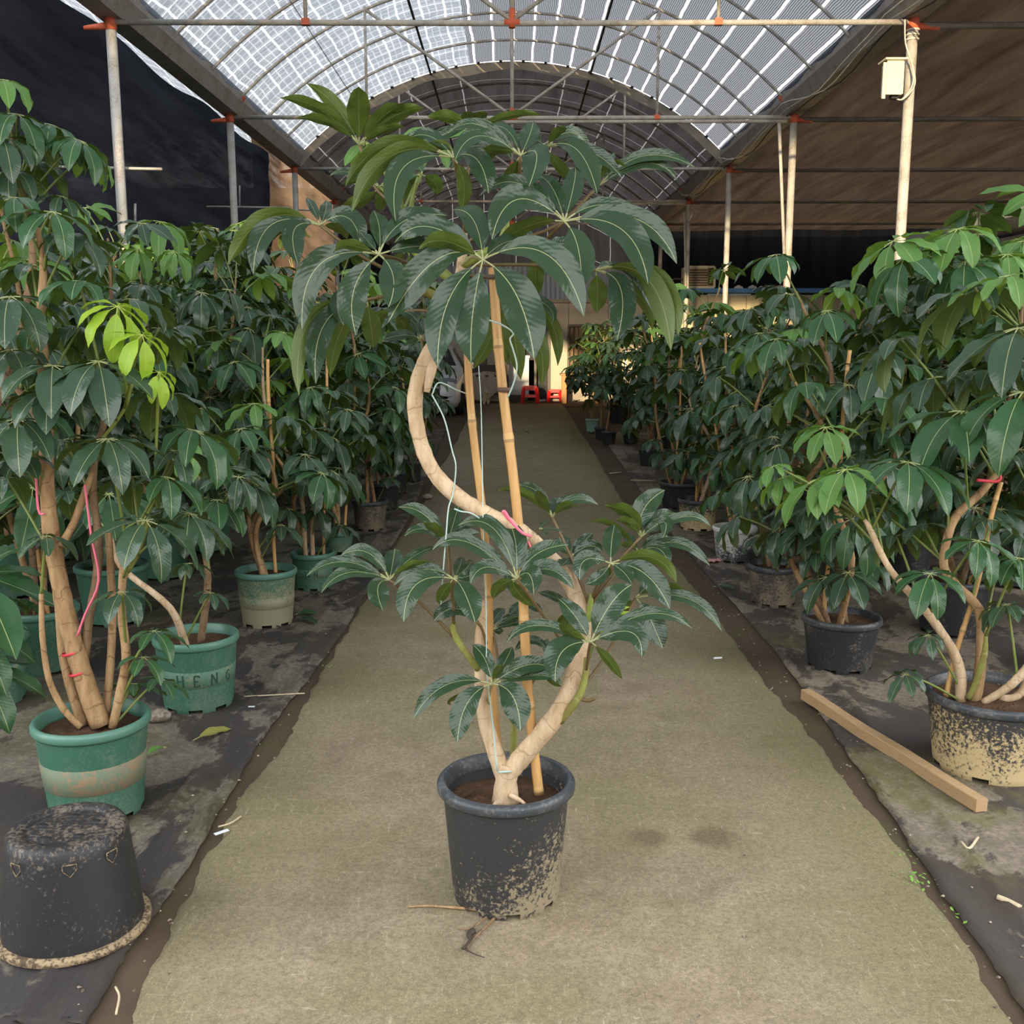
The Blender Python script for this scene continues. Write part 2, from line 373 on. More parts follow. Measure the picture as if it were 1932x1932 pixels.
def net_mat(name, kind, col, trans):
    """woven shade cloth: clear gaps, part see-through body"""
    m = bpy.data.materials.new(name); m.use_nodes = True; g = NT(m); g.t.nodes.remove(g.b)
    uv = g.coord('UV'); sep = g.n('SeparateXYZ'); g.set(sep.inputs[0], uv); U, W = sep.outputs[0], sep.outputs[1]
    nzw = g.noise(g.map(uv, (1.2, 1.2, 1)), 1, 3); wob = g.math('MULTIPLY', g.math('SUBTRACT', nzw, .5), .10 if kind == 'left' else .05)
    def stripes(co, period, width):
        return g.math('LESS_THAN', g.math('FRACT', g.math('DIVIDE', g.math('ADD', co, wob), period)), width/period)
    blot = g.noise(g.map(uv, (3, 3, 1)), 1, 5, .7); fine = g.noise(g.map(uv, (28, 60, 1)), 1, 3, .8)
    if kind == 'right':
        gap = g.math('MULTIPLY', stripes(U, .31, .034), .5)
        gap = g.math('MAXIMUM', gap, g.math('MULTIPLY', stripes(U, .024, .006), .12))
        body = g.math('ADD', g.math('MULTIPLY', g.ramp(fine, [(.40, 0.0), (.66, 1.0)]), trans), .02)
    elif kind == 'left':
        gap = g.math('MAXIMUM', g.math('MULTIPLY', stripes(U, .31, .030), .26), g.math('MULTIPLY', stripes(W, .34, .030), .24))
        gap = g.math('MAXIMUM', gap, g.math('MULTIPLY', stripes(g.math('ADD', U, .11), .103, .020), .15))
        gap = g.math('MAXIMUM', gap, g.math('MULTIPLY', stripes(W, .113, .022), .13))
        gap = g.math('MULTIPLY', gap, g.ramp(blot, [(.3, .45), (.6, 1.0)]))
        body = g.math('ADD', g.math('MULTIPLY', g.ramp(g.math('ADD', g.math('MULTIPLY', fine, .6), g.math('MULTIPLY', blot, .4)), [(.38, 0.0), (.62, 1.0)]), trans), .035)
    elif kind == 'vault':
        gap = g.math('MULTIPLY', g.math('MAXIMUM', stripes(U, .9, .02), stripes(W, 1.1, .02)), .07)
        body = g.math('MULTIPLY', g.ramp(fine, [(.45, 0.0), (.7, 1.0)]), trans)
    else:
        gap = g.math('MULTIPLY', stripes(U, .05, .006), .0)
        body = g.math('MULTIPLY', g.ramp(g.noise(g.map(uv, (2.2, .25, 1), (0, 0, .12)), 2, 5, .7), [(.45, 0.0), (.75, 1.0)]), trans)
    fac = g.math('MINIMUM', g.math('MAXIMUM', gap, body), 1.0)
    tone = g.ramp(g.noise(g.map(uv, (1.6, .16, 1), (0, 0, .18)), 2.0, 5, .65), [(.3, tuple(c*.55 for c in col)), (.72, tuple(min(1, c*1.5) for c in col))]) if kind in ('vault', 'dark', 'brown') else g.mix(blot, col, tuple(c*.8 for c in col))
    df = g.n('BsdfDiffuse'); g.set(df.inputs[0], tone)
    tl = g.n('BsdfTranslucent'); g.set(tl.inputs[0], tone)
    mx = g.n('MixShader'); mx.inputs[0].default_value = .12 if kind == 'dark' else .5; g.t.links.new(df.outputs[0], mx.inputs[1]); g.t.links.new(tl.outputs[0], mx.inputs[2])
    tp = g.n('BsdfTransparent'); m2 = g.n('MixShader'); g.set(m2.inputs[0], fac); g.t.links.new(mx.outputs[0], m2.inputs[1]); g.t.links.new(tp.outputs[0], m2.inputs[2])
    g.t.links.new(m2.outputs[0], g.out.inputs[0]); return m
NET_R = net_mat('grey woven roof net', 'right', (.026, .031, .044), .022)
NET_L = net_mat('pale woven roof net', 'left', (.075, .095, .125), .055)
NET_VAULT = net_mat('dark vault net', 'vault', (.020, .017, .016), .010)
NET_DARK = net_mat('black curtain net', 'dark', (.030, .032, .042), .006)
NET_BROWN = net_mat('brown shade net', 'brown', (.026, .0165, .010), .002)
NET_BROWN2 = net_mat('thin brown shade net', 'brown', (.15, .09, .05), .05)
NET_VOID = net_mat('near-black void sheet', 'dark', (.0030, .0030, .0032), .0)  # near-black, the darkness of the far void is painted into these sheets
HEM = mat('net hem tan', (.34, .30, .25), .8)

# ------------------------------------------------------------------ ground, mats, path
EL = [(196, 2010), (240, 1932), (300, 1800), (352, 1690), (405, 1590), (470, 1480), (540, 1400), (590, 1300), (640, 1215), (690, 1130), (748, 1030), (800, 945), (833, 880), (868, 820), (889, 772), (893, 760)]
ER = [(1960, 2010), (1905, 1932), (1832, 1800), (1735, 1660), (1690, 1590), (1600, 1480), (1500, 1350), (1440, 1285), (1360, 1175), (1290, 1085), (1232, 1015), (1165, 930), (1118, 850), (1085, 800), (1064, 766), (1058, 760)]
def edge_curve(px, rnd, amp):
    pts = [G(u, v) for u, v in px]
    pts.insert(0, V((pts[0].x, .4, 0)))
    out = smooth(pts, 6)
    return [p+V((rnd.uniform(-amp, amp)*min(1, .3+p.y*.12), 0, 0)) for p in out]
rnd = random.Random(5)
mb = MB()
mb.grid(lambda a, b: V((-24+a*48, -6+b*60, -.006)), 24, 30)
struct('ground', mb, EARTH, 'dark damp earth under the nursery rows')
le, re_ = edge_curve(EL, rnd, .010), edge_curve(ER, rnd, .010)
mb = MB(); n = min(len(le), len(re_))
def at_y(c, y):
    for a, b in zip(c, c[1:]):
        if a.y <= y <= b.y and b.y > a.y: return a.x+(b.x-a.x)*(y-a.y)/(b.y-a.y)
    return c[0].x if y < c[0].y else c[-1].x
ys = [.4+.025*i for i in range(240)]+[6.4+.2*i for i in range(95)]
rows = []
for y in ys:
    a, b = at_y(le, y)+.02*noise.noise((y*7, 1, 0))+.01*noise.noise((y*23, 1, 0)), at_y(re_, y)+.02*noise.noise((y*7, 9, 0))+.01*noise.noise((y*23, 9, 0))
    rows.append([mb.add(V((a+(b-a)*t, y, .010 if 0 < t < 1 else -.004)), (t, y)) for t in (0, .012, .25, .5, .75, .988, 1)])
for r0, r1 in zip(rows, rows[1:]):
    for k in range(6): mb.face((r0[k], r0[k+1], r1[k+1], r1[k]))
struct('path', mb, CONCRETE, 'pale concrete path with green algae running down the middle')
mb = MB(); mb.box((-1, 26.0, .004), (9, 4, .01)); struct('yard_floor', mb, EARTH, 'brown bare floor before the huts')
WL_E = [(100, 2010), (165, 1932), (240, 1800), (300, 1720), (385, 1585), (455, 1460), (520, 1360), (575, 1290), (650, 1190), (690, 1120), (735, 1040), (780, 960), (812, 880), (842, 810)]
WR_E = [(2010, 2010), (1935, 1915), (1860, 1800), (1760, 1660), (1660, 1510), (1590, 1410), (1505, 1285), (1420, 1180), (1330, 1080), (1262, 1000), (1190, 900), (1130, 815)]
def weedmat(name, px, side, m, label):
    pts = [G(u, v) for u, v in px]; pts.insert(0, V((pts[0].x*.97, .5, 0))); c = smooth(pts, 8); mb = MB(); rows = []
    for i, p in enumerate(c):
        y = p.y; e = p.x+rnd.uniform(-.006, .006)
        row = [mb.add(V((e, y, .002)), (0, y))]
        for k, (d, h) in enumerate([(.004, .012), (.03, .014), (.06, .010), (.13, .008), (.145, .018), (.17, .017), (.185, .008), (.4, .009), (1.2, .008), (2.4, .008), (3.4, .008)]):
            z = h+.005*noise.noise((e+d*side*3, y*2.3, k))
            row.append(mb.add(V((e+side*d, y, z)), (d, y)))
        rows.append(row)
    for r0, r1 in zip(rows, rows[1:]):
        for k in range(len(r0)-1): mb.face((r0[k], r0[k+1], r1[k+1], r1[k]) if side > 0 else (r0[k], r1[k], r1[k+1], r0[k+1]))
    return solo(name, mb, m, label, 'mat', G(*px[5]))
weedmat('weed_mat', WL_E, -1, WEED_L, 'black woven weed mat with dried mud patches under the left row of pots')
weedmat('weed_mat', WR_E, 1, WEED_R, 'mossy grey woven weed mat with folds under the right row of pots')

# ------------------------------------------------------------------ greenhouse frame
HW, EZ, RISE = 3.6, 4.36, 1.55            # half span, eave height, arch rise
RAD = (HW*HW+RISE*RISE)/(2*RISE)
YB = [9.78, 13.72, 17.66, 21.60, 25.54]
def arch_z(x): return EZ+.10+RISE-RAD+math.sqrt(max(0, RAD*RAD-x*x))
def arch_pt(t, Y, cx=0.0, dr=0.0):        # t in -1..1
    th = t*math.asin(HW/RAD); r = RAD+dr
    return V((cx+r*math.sin(th), Y, EZ+.10+RISE-RAD+r*math.cos(th)))
ARCL = RAD*math.asin(HW/RAD)
# posts
for k, Y in enumerate(YB):
    for s in (-1, 1):
        side = 'left' if s < 0 else 'right'; tone = 'grey' if s < 0 else 'sunlit cream'
        t = struct_root('post', f'{tone} pipe post, number {k+1} from the front on the {side} gutter line', (s*HW, Y, 0))
        mb = MB(); mb.tube([(s*HW, Y, 0), (s*HW, Y, 2.2), (s*HW, Y, EZ)], .047, 12); part('pipe', mb, GALV, t)
        mb = MB(); mb.tube([(s*HW, Y, EZ-.10), (s*HW, Y, EZ+.02)], .052, 12); part('joint_sleeve', mb, RED_PRIMER, t, 'red painted sleeve at the top')
        mb = MB(); mb.tube([(s*HW+s*.02, Y, EZ-.06), (s*HW+s*.24, Y, EZ-.08)], [.035, .02], 8); part('stub', mb, RED_PRIMER, t)
# unseen wall added behind the camera to block low sun and sky
mb = MB(); mb.grid(lambda a, b: V((-24+44*a, -10+.15*noise.noise((a*9, b*3, 1)), 4.4*b)), 30, 8, lambda a, b: (a*32, b*4)); struct('wall_light_block', mb, NET_VAULT, 'unseen dark wall added behind the camera to block low light')
# tie-bar trusses
for k, Y in enumerate(YB):
    t = struct_root('truss', f'pipe truss with tie bar and king post, number {k+1} from the front', (0, Y, EZ))
    mb = MB(); mb.tube([(-HW, Y, EZ-.03), (0, Y, EZ-.04), (HW, Y, EZ-.03)], .026, 8); part('tie_bar', mb, GALV, t)
    if k in (1, 3):
        mb = MB(); mb.tube([(-.1, Y-.05, EZ-.10), (HW-.1, Y-.05, EZ-.09)], .022, 8); part('tie_bar', mb, GALV, t)
    mb = MB(); mb.tube([(0, Y, EZ-.04), (0, Y, arch_z(0))], .024, 8); part('king_post', mb, GALV, t)
    for s in (-1, 1):
        mb = MB(); mb.tube([(s*1.85, Y, EZ-.03), (s*1.85, Y, arch_z(1.85))], .019, 6); part('strut', mb, GALV, t)
        mb = MB(); mb.tube([(0, Y, EZ-.02), (s*1.85, Y, arch_z(1.85)-.03)], .020, 6); part('brace', mb, GALV, t)
        mb = MB(); mb.box((s*1.85, Y, EZ-.03), (.07, .056, .056)); part('joint_plate', mb, RED_PRIMER, t)
        mb = MB(); mb.bar((s*(HW-.02), Y, EZ), (s*(HW-.20), Y, EZ+.22), .035, .035); part('knee_brace', mb, RED_PRIMER, t)
    mb = MB(); mb.tube([(-.07, Y, EZ-.035), (.07, Y, EZ-.035)], .030, 8); mb.tube([(0, Y, EZ-.08), (0, Y, EZ+.08)], .030, 8); part('joint_plate', mb, RED_PRIMER, t)
# hoops
hy = YB[0]-2*1.313
HOOPS = []
while hy < 33: HOOPS.append(hy); hy += 1.313
HOOPS = [HOOPS[0]-1.313*k for k in range(7, 0, -1)]+HOOPS
for i, Y in enumerate(HOOPS):
    mb = MB(); mb.tube([arch_pt(-1+2*j/28, Y, 0, -.03) for j in range(29)], .020, 6)
    struct('hoop', mb, GALV if Y < 17 else STEEL_DK, f'bent pipe roof hoop, number {i+1} from the front')
# purlin ropes and ridge
for i, (x, m, r) in enumerate(((-1.32, BLACK_WIRE, .018), (0, BLACK_WIRE, .016), (1.28, BLACK_WIRE, .018), (-2.5, CABLE, .006))):
    mb = MB(); mb.tube([V((x, y, arch_z(x)-.04)) for y in range(-2, 34, 2)], r, 6)
    struct('roof_line', mb, m, ('black roof rope left of the ridge', 'black roof rope along the ridge', 'black roof rope right of the ridge', 'thin pale roof wire on the left slope')[i])
# gutters
for s in (-1, 1):
    mb = MB(); x0 = s*HW
    prof = [(-.17, .34), (-.17, .22), (-.10, .06), (.10, .06), (.17, .22), (.17, .34), (.15, .34), (.15, .23), (.09, .09), (-.09, .09), (-.15, .23), (-.15, .34)]
    y0, y1 = -2.0, 33.0; n = len(prof); rr = []
    for y in (y0, 8, 13, 18, 23, 28, y1): rr.append([mb.add(V((x0+a, y, EZ-.06+b)), (a, y)) for a, b in prof])
    for r0, r1 in zip(rr, rr[1:]):
        for k in range(n): mb.face((r0[k], r0[(k+1) % n], r1[(k+1) % n], r1[k]), True)
    struct('gutter', mb, STEEL_DK, f'folded sheet-metal roof gutter on the {"left" if s < 0 else "right"}')
# roof cloth
def vault(name, Y0, Y1, t0, t1, m, label, cx=0.0, sag=.05):
    mb = MB(); nv = int((Y1-Y0)/.33)
    def fn(a, b):
        t = t0+(t1-t0)*a; Y = Y0+(Y1-Y0)*b
        ph = (Y-YB[0])/1.313; return arch_pt(t, Y, cx, .0-sag*math.sin(math.pi*(ph % 1))**2+.012*noise.noise((t*9, Y*1.3, 3)))
    mb.grid(fn, 40, nv, lambda a, b: ((t0+(t1-t0)*a)*ARCL, Y0+(Y1-Y0)*b)); return struct(name, mb, m, label)
TL = -.17
vault('ceiling_net', -2.0, 17.62, -1, TL, NET_L, 'bright pale woven net over the left of the arched roof')
vault('ceiling_net', -2.0, 17.62, TL, 1, NET_R, 'grey woven net with white stripes over the right of the arched roof')
vault('ceiling_net', 17.66, 31.0, -1, 1, NET_VAULT, 'dark brown shade net lining the far end of the arched roof')
vault('ceiling_net', 9.5, 24.0, -1, 1, NET_L, 'pale woven roof net of the neighbouring bay on the left', -2*HW)
mb = MB()
mb.grid(lambda a, b: arch_pt(-1+2*a, 17.60, 0, -.02-b*(.13+.05*noise.noise((a*11, 1, 2))))+V((0, -.02+.05*b, 0)), 60, 3); struct('net_hem', mb, HEM, 'tan rolled hem where the dark roof net begins')
mb = MB()
for i in range(22):
    t = -1+2*(i+.5)/22; p = arch_pt(t, 17.57, 0, -.02); mb.box(p, (.05, .03, .03))
o = struct('net_clips', mb, BLACK_WIRE, 'small clips along the hem'); 
mb = MB(); mb.grid(lambda a, b: V((-HW+2*HW*a, 31.0, 2.0+(arch_z(-HW+2*HW*a)-2.0)*b)), 20, 8, lambda a, b: (a*7, b*4)); struct('end_net', mb, NET_VAULT, 'dark net closing the far end of the arch')
# right neighbouring bay: flat black shade ceiling
def flat_net(X0, X1, Y0, Y1, z, m, label, name):
    mb = MB()
    def fn(a, b):
        X = X0+(X1-X0)*a; Y = Y0+(Y1-Y0)*b; ph = ((Y-YB[0])/3.94) % 1
        return V((X, Y, z+.14*math.sin(math.pi*ph)**2*(.4+.6*a)+.05*noise.noise((X*.5, Y*.25, 7))+.02*noise.noise((X*3, Y*.6, 1))+.05*a))
    mb.grid(fn, 60, 60, lambda a, b: ((X0+(X1-X0)*a), (Y0+(Y1-Y0)*b))); return struct(name, mb, m, label)
flat_net(HW+.1, 17.0, 5.0, 28.2, EZ+.02, NET_BROWN, 'brown black shade net stretched flat over the bay on the right', 'ceiling_net')
for k, Y in enumerate(YB):
    mb = MB(); mb.tube([(HW+.1, Y, EZ-.06), (17, Y, EZ-.02)], .030, 6); struct('cross_bar', mb, STEEL_DK, f'dark pipe under the right shade net, number {k+1} from the front')
mb = MB(); mb.grid(lambda a, b: V((HW-.2+14*a, 29.0, 0+5*b)), 8, 4, lambda a, b: (a*14, b*5)); struct('wall_far', mb, NET_VOID, 'near-black sheet standing for the dark void at the far right end')
mb = MB(); mb.grid(lambda a, b: V((17.0, 2+27*a, 0+5*b)), 8, 4, lambda a, b: (a*27, b*5)); struct('wall_right', mb, NET_VOID, 'near-black sheet standing for the dark void along the far right')
mb = MB(); mb.grid(lambda a, b: V((-12+8.4*a, 31.5, 0+6*b)), 8, 4, lambda a, b: (a*14, b*5)); struct('wall_back', mb, NET_VOID, 'near-black sheet standing for the dark beyond the far left end')
# left curtain
def curtain(Y0, Y1, m, label, top0):
    mb = MB()
    def fn(a, b):
        Y = Y0+(Y1-Y0)*a; zt = top0-.10*math.sin(math.pi*(((Y-YB[0])/3.94) % 1))**2
        z = zt*b; q = z+.05*Y
        return V(((-5.0 if Y0 < 20 else -5.18)+.06*noise.noise((Y*.16, q*2.2, 4))+.022*noise.noise((Y*.3, q*7, 2)), Y, z))
    mb.grid(fn, 80, 60, lambda a, b: (b*5, Y0+(Y1-Y0)*a)); return struct('wall_left', mb, m, label)
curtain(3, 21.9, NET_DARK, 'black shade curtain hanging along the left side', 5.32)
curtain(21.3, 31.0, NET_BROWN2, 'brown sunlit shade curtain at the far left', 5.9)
for (a, b, Y) in (((100, 315), (306, 319), 9.86), ((356, 389), (548, 392), 17.4), ((560, 396), (610, 398), 21.5)):
    mb = MB(); mb.tube([PX(*a, Y), PX(*b, Y)], .014, 6); struct('cross_bar', mb, GALV, f'thin pale pipe crossing before the left curtain {round(Y)} metres in')
for (u, v0, v1, Y) in ((255, 384, 425, 12.0), (452, 350, 388, 17.4)):
    mb = MB(); mb.tube([PX(u, v0, Y), PX(u, v1, Y)], .014, 6); struct('cross_bar', mb, GALV, f'short upright pale pipe before the left curtain {round(Y)} metres in')
# hanging cables along the right gutter
for j, (off, col) in enumerate(((0.0, CABLE), (.05, CABLE), (.10, BLACK_WIRE))):
    pts = []
    for i in range(0, 41):
        y = 5.5+i*.4; ph = ((y-YB[0])/3.94) % 1
        pts.append(V((HW-.22+off*1.2, y, EZ+.12-off-(.22-.05*j)*4*ph*(1-ph)+.03*math.sin(y*3+j))))
    mb = MB(); mb.tube(pts, .008, 5); solo('cable', mb, col, ('thick white cable draped along the right gutter', 'thin white cable draped under the right gutter', 'black cable hung lowest under the right gutter')[j], 'cable', pts[0])
# tall pale pipes tied beside the right posts
for k, (u0, u1, v1, Y) in enumerate(((1470, 1481, 520, 13.5), (1291, 1294, 560, 21.4), (1308, 1298, 420, 21.5))):
    mb = MB(); mb.tube([PX(u0, 232 if k == 0 else 402, Y), PX(u1, v1, Y)], .022, 6)
    struct('spare_pipe', mb, GALV, ('pale pipe leaning against the second right post', 'pale pipe beside the fourth right post', 'short brace beside the fourth right post')[k])
# control box on the first right post
PB = V((HW, YB[0], EZ-.12))
pb = PX(1684, 150, YB[0]-.12)
t = thing('control_box', 'cream metal control box hung on the first right post', 'box', pb)
CREAM = mat('cream painted metal', (.72, .66, .48), .5)
mb = MB(); mb.box(pb, (.15, .14, .27)); part('body', mb, CREAM, t)
mb = MB(); mb.box(pb+V((-.01, -.075, .0)), (.145, .012, .29)); mb.bar(pb+V((-.10, -.075, -.18)), pb+V((-.10, -.075, .125)), .03, .012); part('door', mb, CREAM, t)
mb = MB(); mb.box(pb+V((-.01, -.02, .15)), (.20, .20, .014)); part('lid', mb, CREAM, t)
mb = MB(); mb.box(pb+V((.02, 0, -.15)), (.06, .06, .035)); part('gland', mb, BLACK_WIRE, t)
for j in range(2):
    mb = MB(); mb.tube(smooth([pb+V((.03, .0, -.16)), pb+V((.09+.01*j, -.02, -.17)), pb+V((.17+.02*j, -.03, -.05)), pb+V((.155, -.03, .12)), pb+V((.09, -.02, .3)), pb+V((.075, -.01, .5))], 5), .007, 5); part('lead', mb, CABLE, t)
mb = MB()
for z in (.36, .40, .44): mb.lathe([(.056, z), (.060, z+.008), (.056, z+.016)], 12, (HW, YB[0], pb.z))
part('cable_tie', mb, CABLE, t)

# ------------------------------------------------------------------ leaves
PROF = [(0, .05), (.06, .28), (.16, .62), (.30, .90), (.45, 1.0), (.60, .97), (.74, .80), (.85, .54), (.93, .26), (.975, .09), (1, .01)]
def blade_w(s):
    for (a, x), (b, y) in zip(PROF, PROF[1:]):
        if s <= b: return x+(y-x)*(s-a)/(b-a)
    return .01
def leaf_blade(mb, curve, width, nfun, stalk=.14, nseg=11, across=4, wave=.06, fold=.10, phase=0.0, sr=.0022):
    """one leaflet along curve(t), upper side facing nfun(t); a thin stalk for the first part"""
    T = [curve(i/40) for i in range(41)]
    L = [0]
    for a, b in zip(T, T[1:]): L.append(L[-1]+(b-a).length)
    tot = L[-1]
    def at(s):
        d = s*tot
        for i in range(40):
            if d <= L[i+1] or i == 39:
                f = (d-L[i])/max(1e-9, L[i+1]-L[i]); p = T[i].lerp(T[i+1], f); return p, (T[i+1]-T[i]).normalized(), (i+f)/40
    def frame(s):
        p, t, q = at(s); n = nfun(q); n = n-t*n.dot(t)
        if n.length < 1e-4: n = V((0, 0, 1))-t*t.z
        n.normalize(); return p, t, n.cross(t), n
    prev = None
    if stalk > 0:
        for s in (0, stalk*.5, stalk*1.04):
            p, t, w, n = frame(s)
            ring = [mb.add(p+w*sr+n*0, (.5, -.5)), mb.add(p-n*sr, (.5, -.5)), mb.add(p-w*sr, (.5, -.5)), mb.add(p+n*sr, (.5, -.5))]
            if prev:
                for k in range(4): mb.face((prev[k], ring[k], ring[(k+1) % 4], prev[(k+1) % 4]))
            prev = ring
    rows = []
    for i in range(nseg+1):
        s = i/nseg; p, t, w, n = frame(stalk+(1-stalk)*s); hw = width*.5*blade_w(s); row = []
        for k in range(across+1):
            c = -1+2*k/across
            up = fold*abs(c)**1.3*hw*2 + wave*width*abs(c)**2*math.sin(s*15+phase+(1.7 if c > 0 else 0))*min(1, s*3)*(1 if s < .92 else .3)
            row.append(mb.add(p+w*(c*hw)+n*up, (.5+.5*c*max(.12, blade_w(s)), s)))
        rows.append(row)
    for a, b in zip(rows, rows[1:]):
        for k in range(across): mb.face((a[k], b[k], b[k+1], a[k+1]))
def arc_curve(droop, L=1.0, rise=.0):
    def f(t):
        # unit leaflet along +x bending down by 'droop' rad in all
        if droop < 1e-3: return V((L*t, 0, 0))
        a0 = rise; r = L/droop
        return V((r*(math.sin(droop*t-a0)+math.sin(a0)), 0, -r*(math.cos(a0)-math.cos(droop*t-a0))))
    return f
LEAFLETS = {}
rl = random.Random(11)
def leaflet_mesh(m, key):
    k = (m.name, key)
    if k not in LEAFLETS:
        droop = (.35, .75, 1.15, 1.55, .9, 1.3)[key]; mb = MB(); cv = arc_curve(droop, 1.0, .15)
        leaf_blade(mb, cv, (.34, .33, .35, .32, .37, .31)[key], lambda t: V((math.sin(droop*t-.15), 0, math.cos(droop*t-.15))), .15, 9, 4, (.05, .07, .04, .08, .05, .06)[key], .12, key*2.1, .009)
        LEAFLETS[k] = mb.mesh('leaflet', m)
    return LEAFLETS[k]
def hub_frames(axis, n, gap, rng, elev):
    axis = axis.normalized(); a1 = axis.orthogonal().normalized(); a2 = axis.cross(a1)
    out = V((axis.x, axis.y, 0))
    a0 = math.atan2(out.dot(a2), out.dot(a1)) if out.length > .02 else rng.uniform(0, 6.28)
    for i in range(n):
        ph = a0+(i-(n-1)/2)*(2*math.pi-gap)/n + rng.uniform(-.12, .12)
        e = elev+rng.uniform(-.12, .12)
        x = (a1*math.cos(ph)+a2*math.sin(ph))*math.cos(e)+axis*math.sin(e)
        z = V((0, 0, 1))*.75+axis*.45; z = z-x*z.dot(x)
        if z.length < .05: z = axis-x*axis.dot(x)
        z.normalize(); y = z.cross(x)
        yield x, y, z, .5+.5*math.cos(ph-a0)
def near_leaf(root, attach, hub, size, m, stalkm, rng, n=8, elev=-.15, axis=None, droopset=(1, 2, 4), stalk_r=.0045, gap=.5, via=None):
    """a compound leaf: the stalk is the leaf part, its leaflets are the sub-parts (shared meshes)"""
    attach, hub = V(attach), V(hub); mb = MB()
    midp = via if via is not None else attach.lerp(hub, .55)+V((0, 0, .03*(hub-attach).length))
    mb.tube(smooth([attach, midp, hub], 5), [stalk_r*1.4]+[stalk_r]*8+[stalk_r*.9, stalk_r*.9][:2], 6)
    lf = part('leaf', mb, stalkm, root)
    d = (hub-midp).normalized(); ax = axis if axis is not None else (d*.55+V((0, 0, .75)))
    for x, y, z, w in hub_frames(ax, n, gap, rng, elev):
        L = size*(.70+.38*w)*rng.uniform(.88, 1.1)
        o = bpy.data.objects.new('leaflet', leaflet_mesh(m, rng.choice(droopset))); C.objects.link(o); o.parent = lf
        M = Matrix((x, y, z)).transposed().to_4x4(); M.translation = hub-WL[root]
        o.matrix_local = M @ Matrix.Diagonal((L, L*rng.uniform(.95, 1.12), L, 1))
    return lf
# joined compound leaves for plants farther off (leaflets too small to take apart)
FARLEAF = {}
def far_leaf_mesh(m, var):
    k = (m.name, var)
    if k not in FARLEAF:
        rng = random.Random(100+var); mb = MB()
        sl = rng.uniform(.18, .26); hub = V((sl*.86, 0, sl*.45))
        mb.tube([(0, 0, 0), (sl*.45, 0, sl*.30), hub], .0035, 4, False)
        mb.uv = [(.5, -.5)]*len(mb.uv)
        ax = V((.35, 0, .85))
        for x, y, z, w in hub_frames(ax, rng.choice((7, 8, 9)), .4, rng, -.2+rng.uniform(-.15, .1)):
            L = .21*(.72+.36*w)*rng.uniform(.85, 1.1); dr = rng.uniform(.5, 1.5); c0 = arc_curve(dr, 1.0, .15)
            def cv(t, x=x, z=z, L=L, c0=c0):
                p = c0(t); return hub+(x*p.x+z*p.z)*L
            leaf_blade(mb, cv, L*.34, lambda t, x=x, z=z, dr=dr: x*math.sin(dr*t-.15)+z*math.cos(dr*t-.15), .14, 6, 2, .05, .12, rng.uniform(0, 6), .0018)
        FARLEAF[k] = mb.mesh('leaf', m)
    return FARLEAF[k]
def far_leaf(root, at, az, tilt, scale, m, rng):
    o = bpy.data.objects.new('leaf', far_leaf_mesh(m, rng.randrange(6))); C.objects.link(o); o.parent = root
    M = Matrix.Rotation(az, 4, 'Z') @ Matrix.Rotation(-tilt, 4, 'Y') @ Matrix.Rotation(rng.uniform(-.35, .35), 4, 'X')
    M = M @ Matrix.Scale(scale, 4); M.translation = V(at)-WL[root]; o.matrix_local = M
    return o

# ------------------------------------------------------------------ pots
GLYPH = {'H': [((0, 0), (0, 1)), ((.8, 0), (.8, 1)), ((0, .5), (.8, .5)), ((-.14, 0), (.14, 0)), ((-.14, 1), (.14, 1)), ((.66, 0), (.94, 0)), ((.66, 1), (.94, 1))],
         'E': [((0, 0), (0, 1)), ((0, 0), (.65, 0)), ((0, .5), (.5, .5)), ((0, 1), (.65, 1)), ((.65, 0), (.65, .18)), ((.65, 1), (.65, .82))],
         'N': [((0, 0), (0, 1)), ((.75, 0), (.75, 1)), ((0, 1), (.75, 0)), ((-.14, 0), (.14, 0)), ((.6, 1), (.9, 1))],
         'G': [((.62, .82), (.4, 1)), ((.4, 1), (.12, .85)), ((.12, .85), (0, .5)), ((0, .5), (.12, .15)), ((.12, .15), (.4, 0)), ((.4, 0), (.65, .12)), ((.65, .12), (.65, .42)), ((.45, .42), (.8, .42))]}
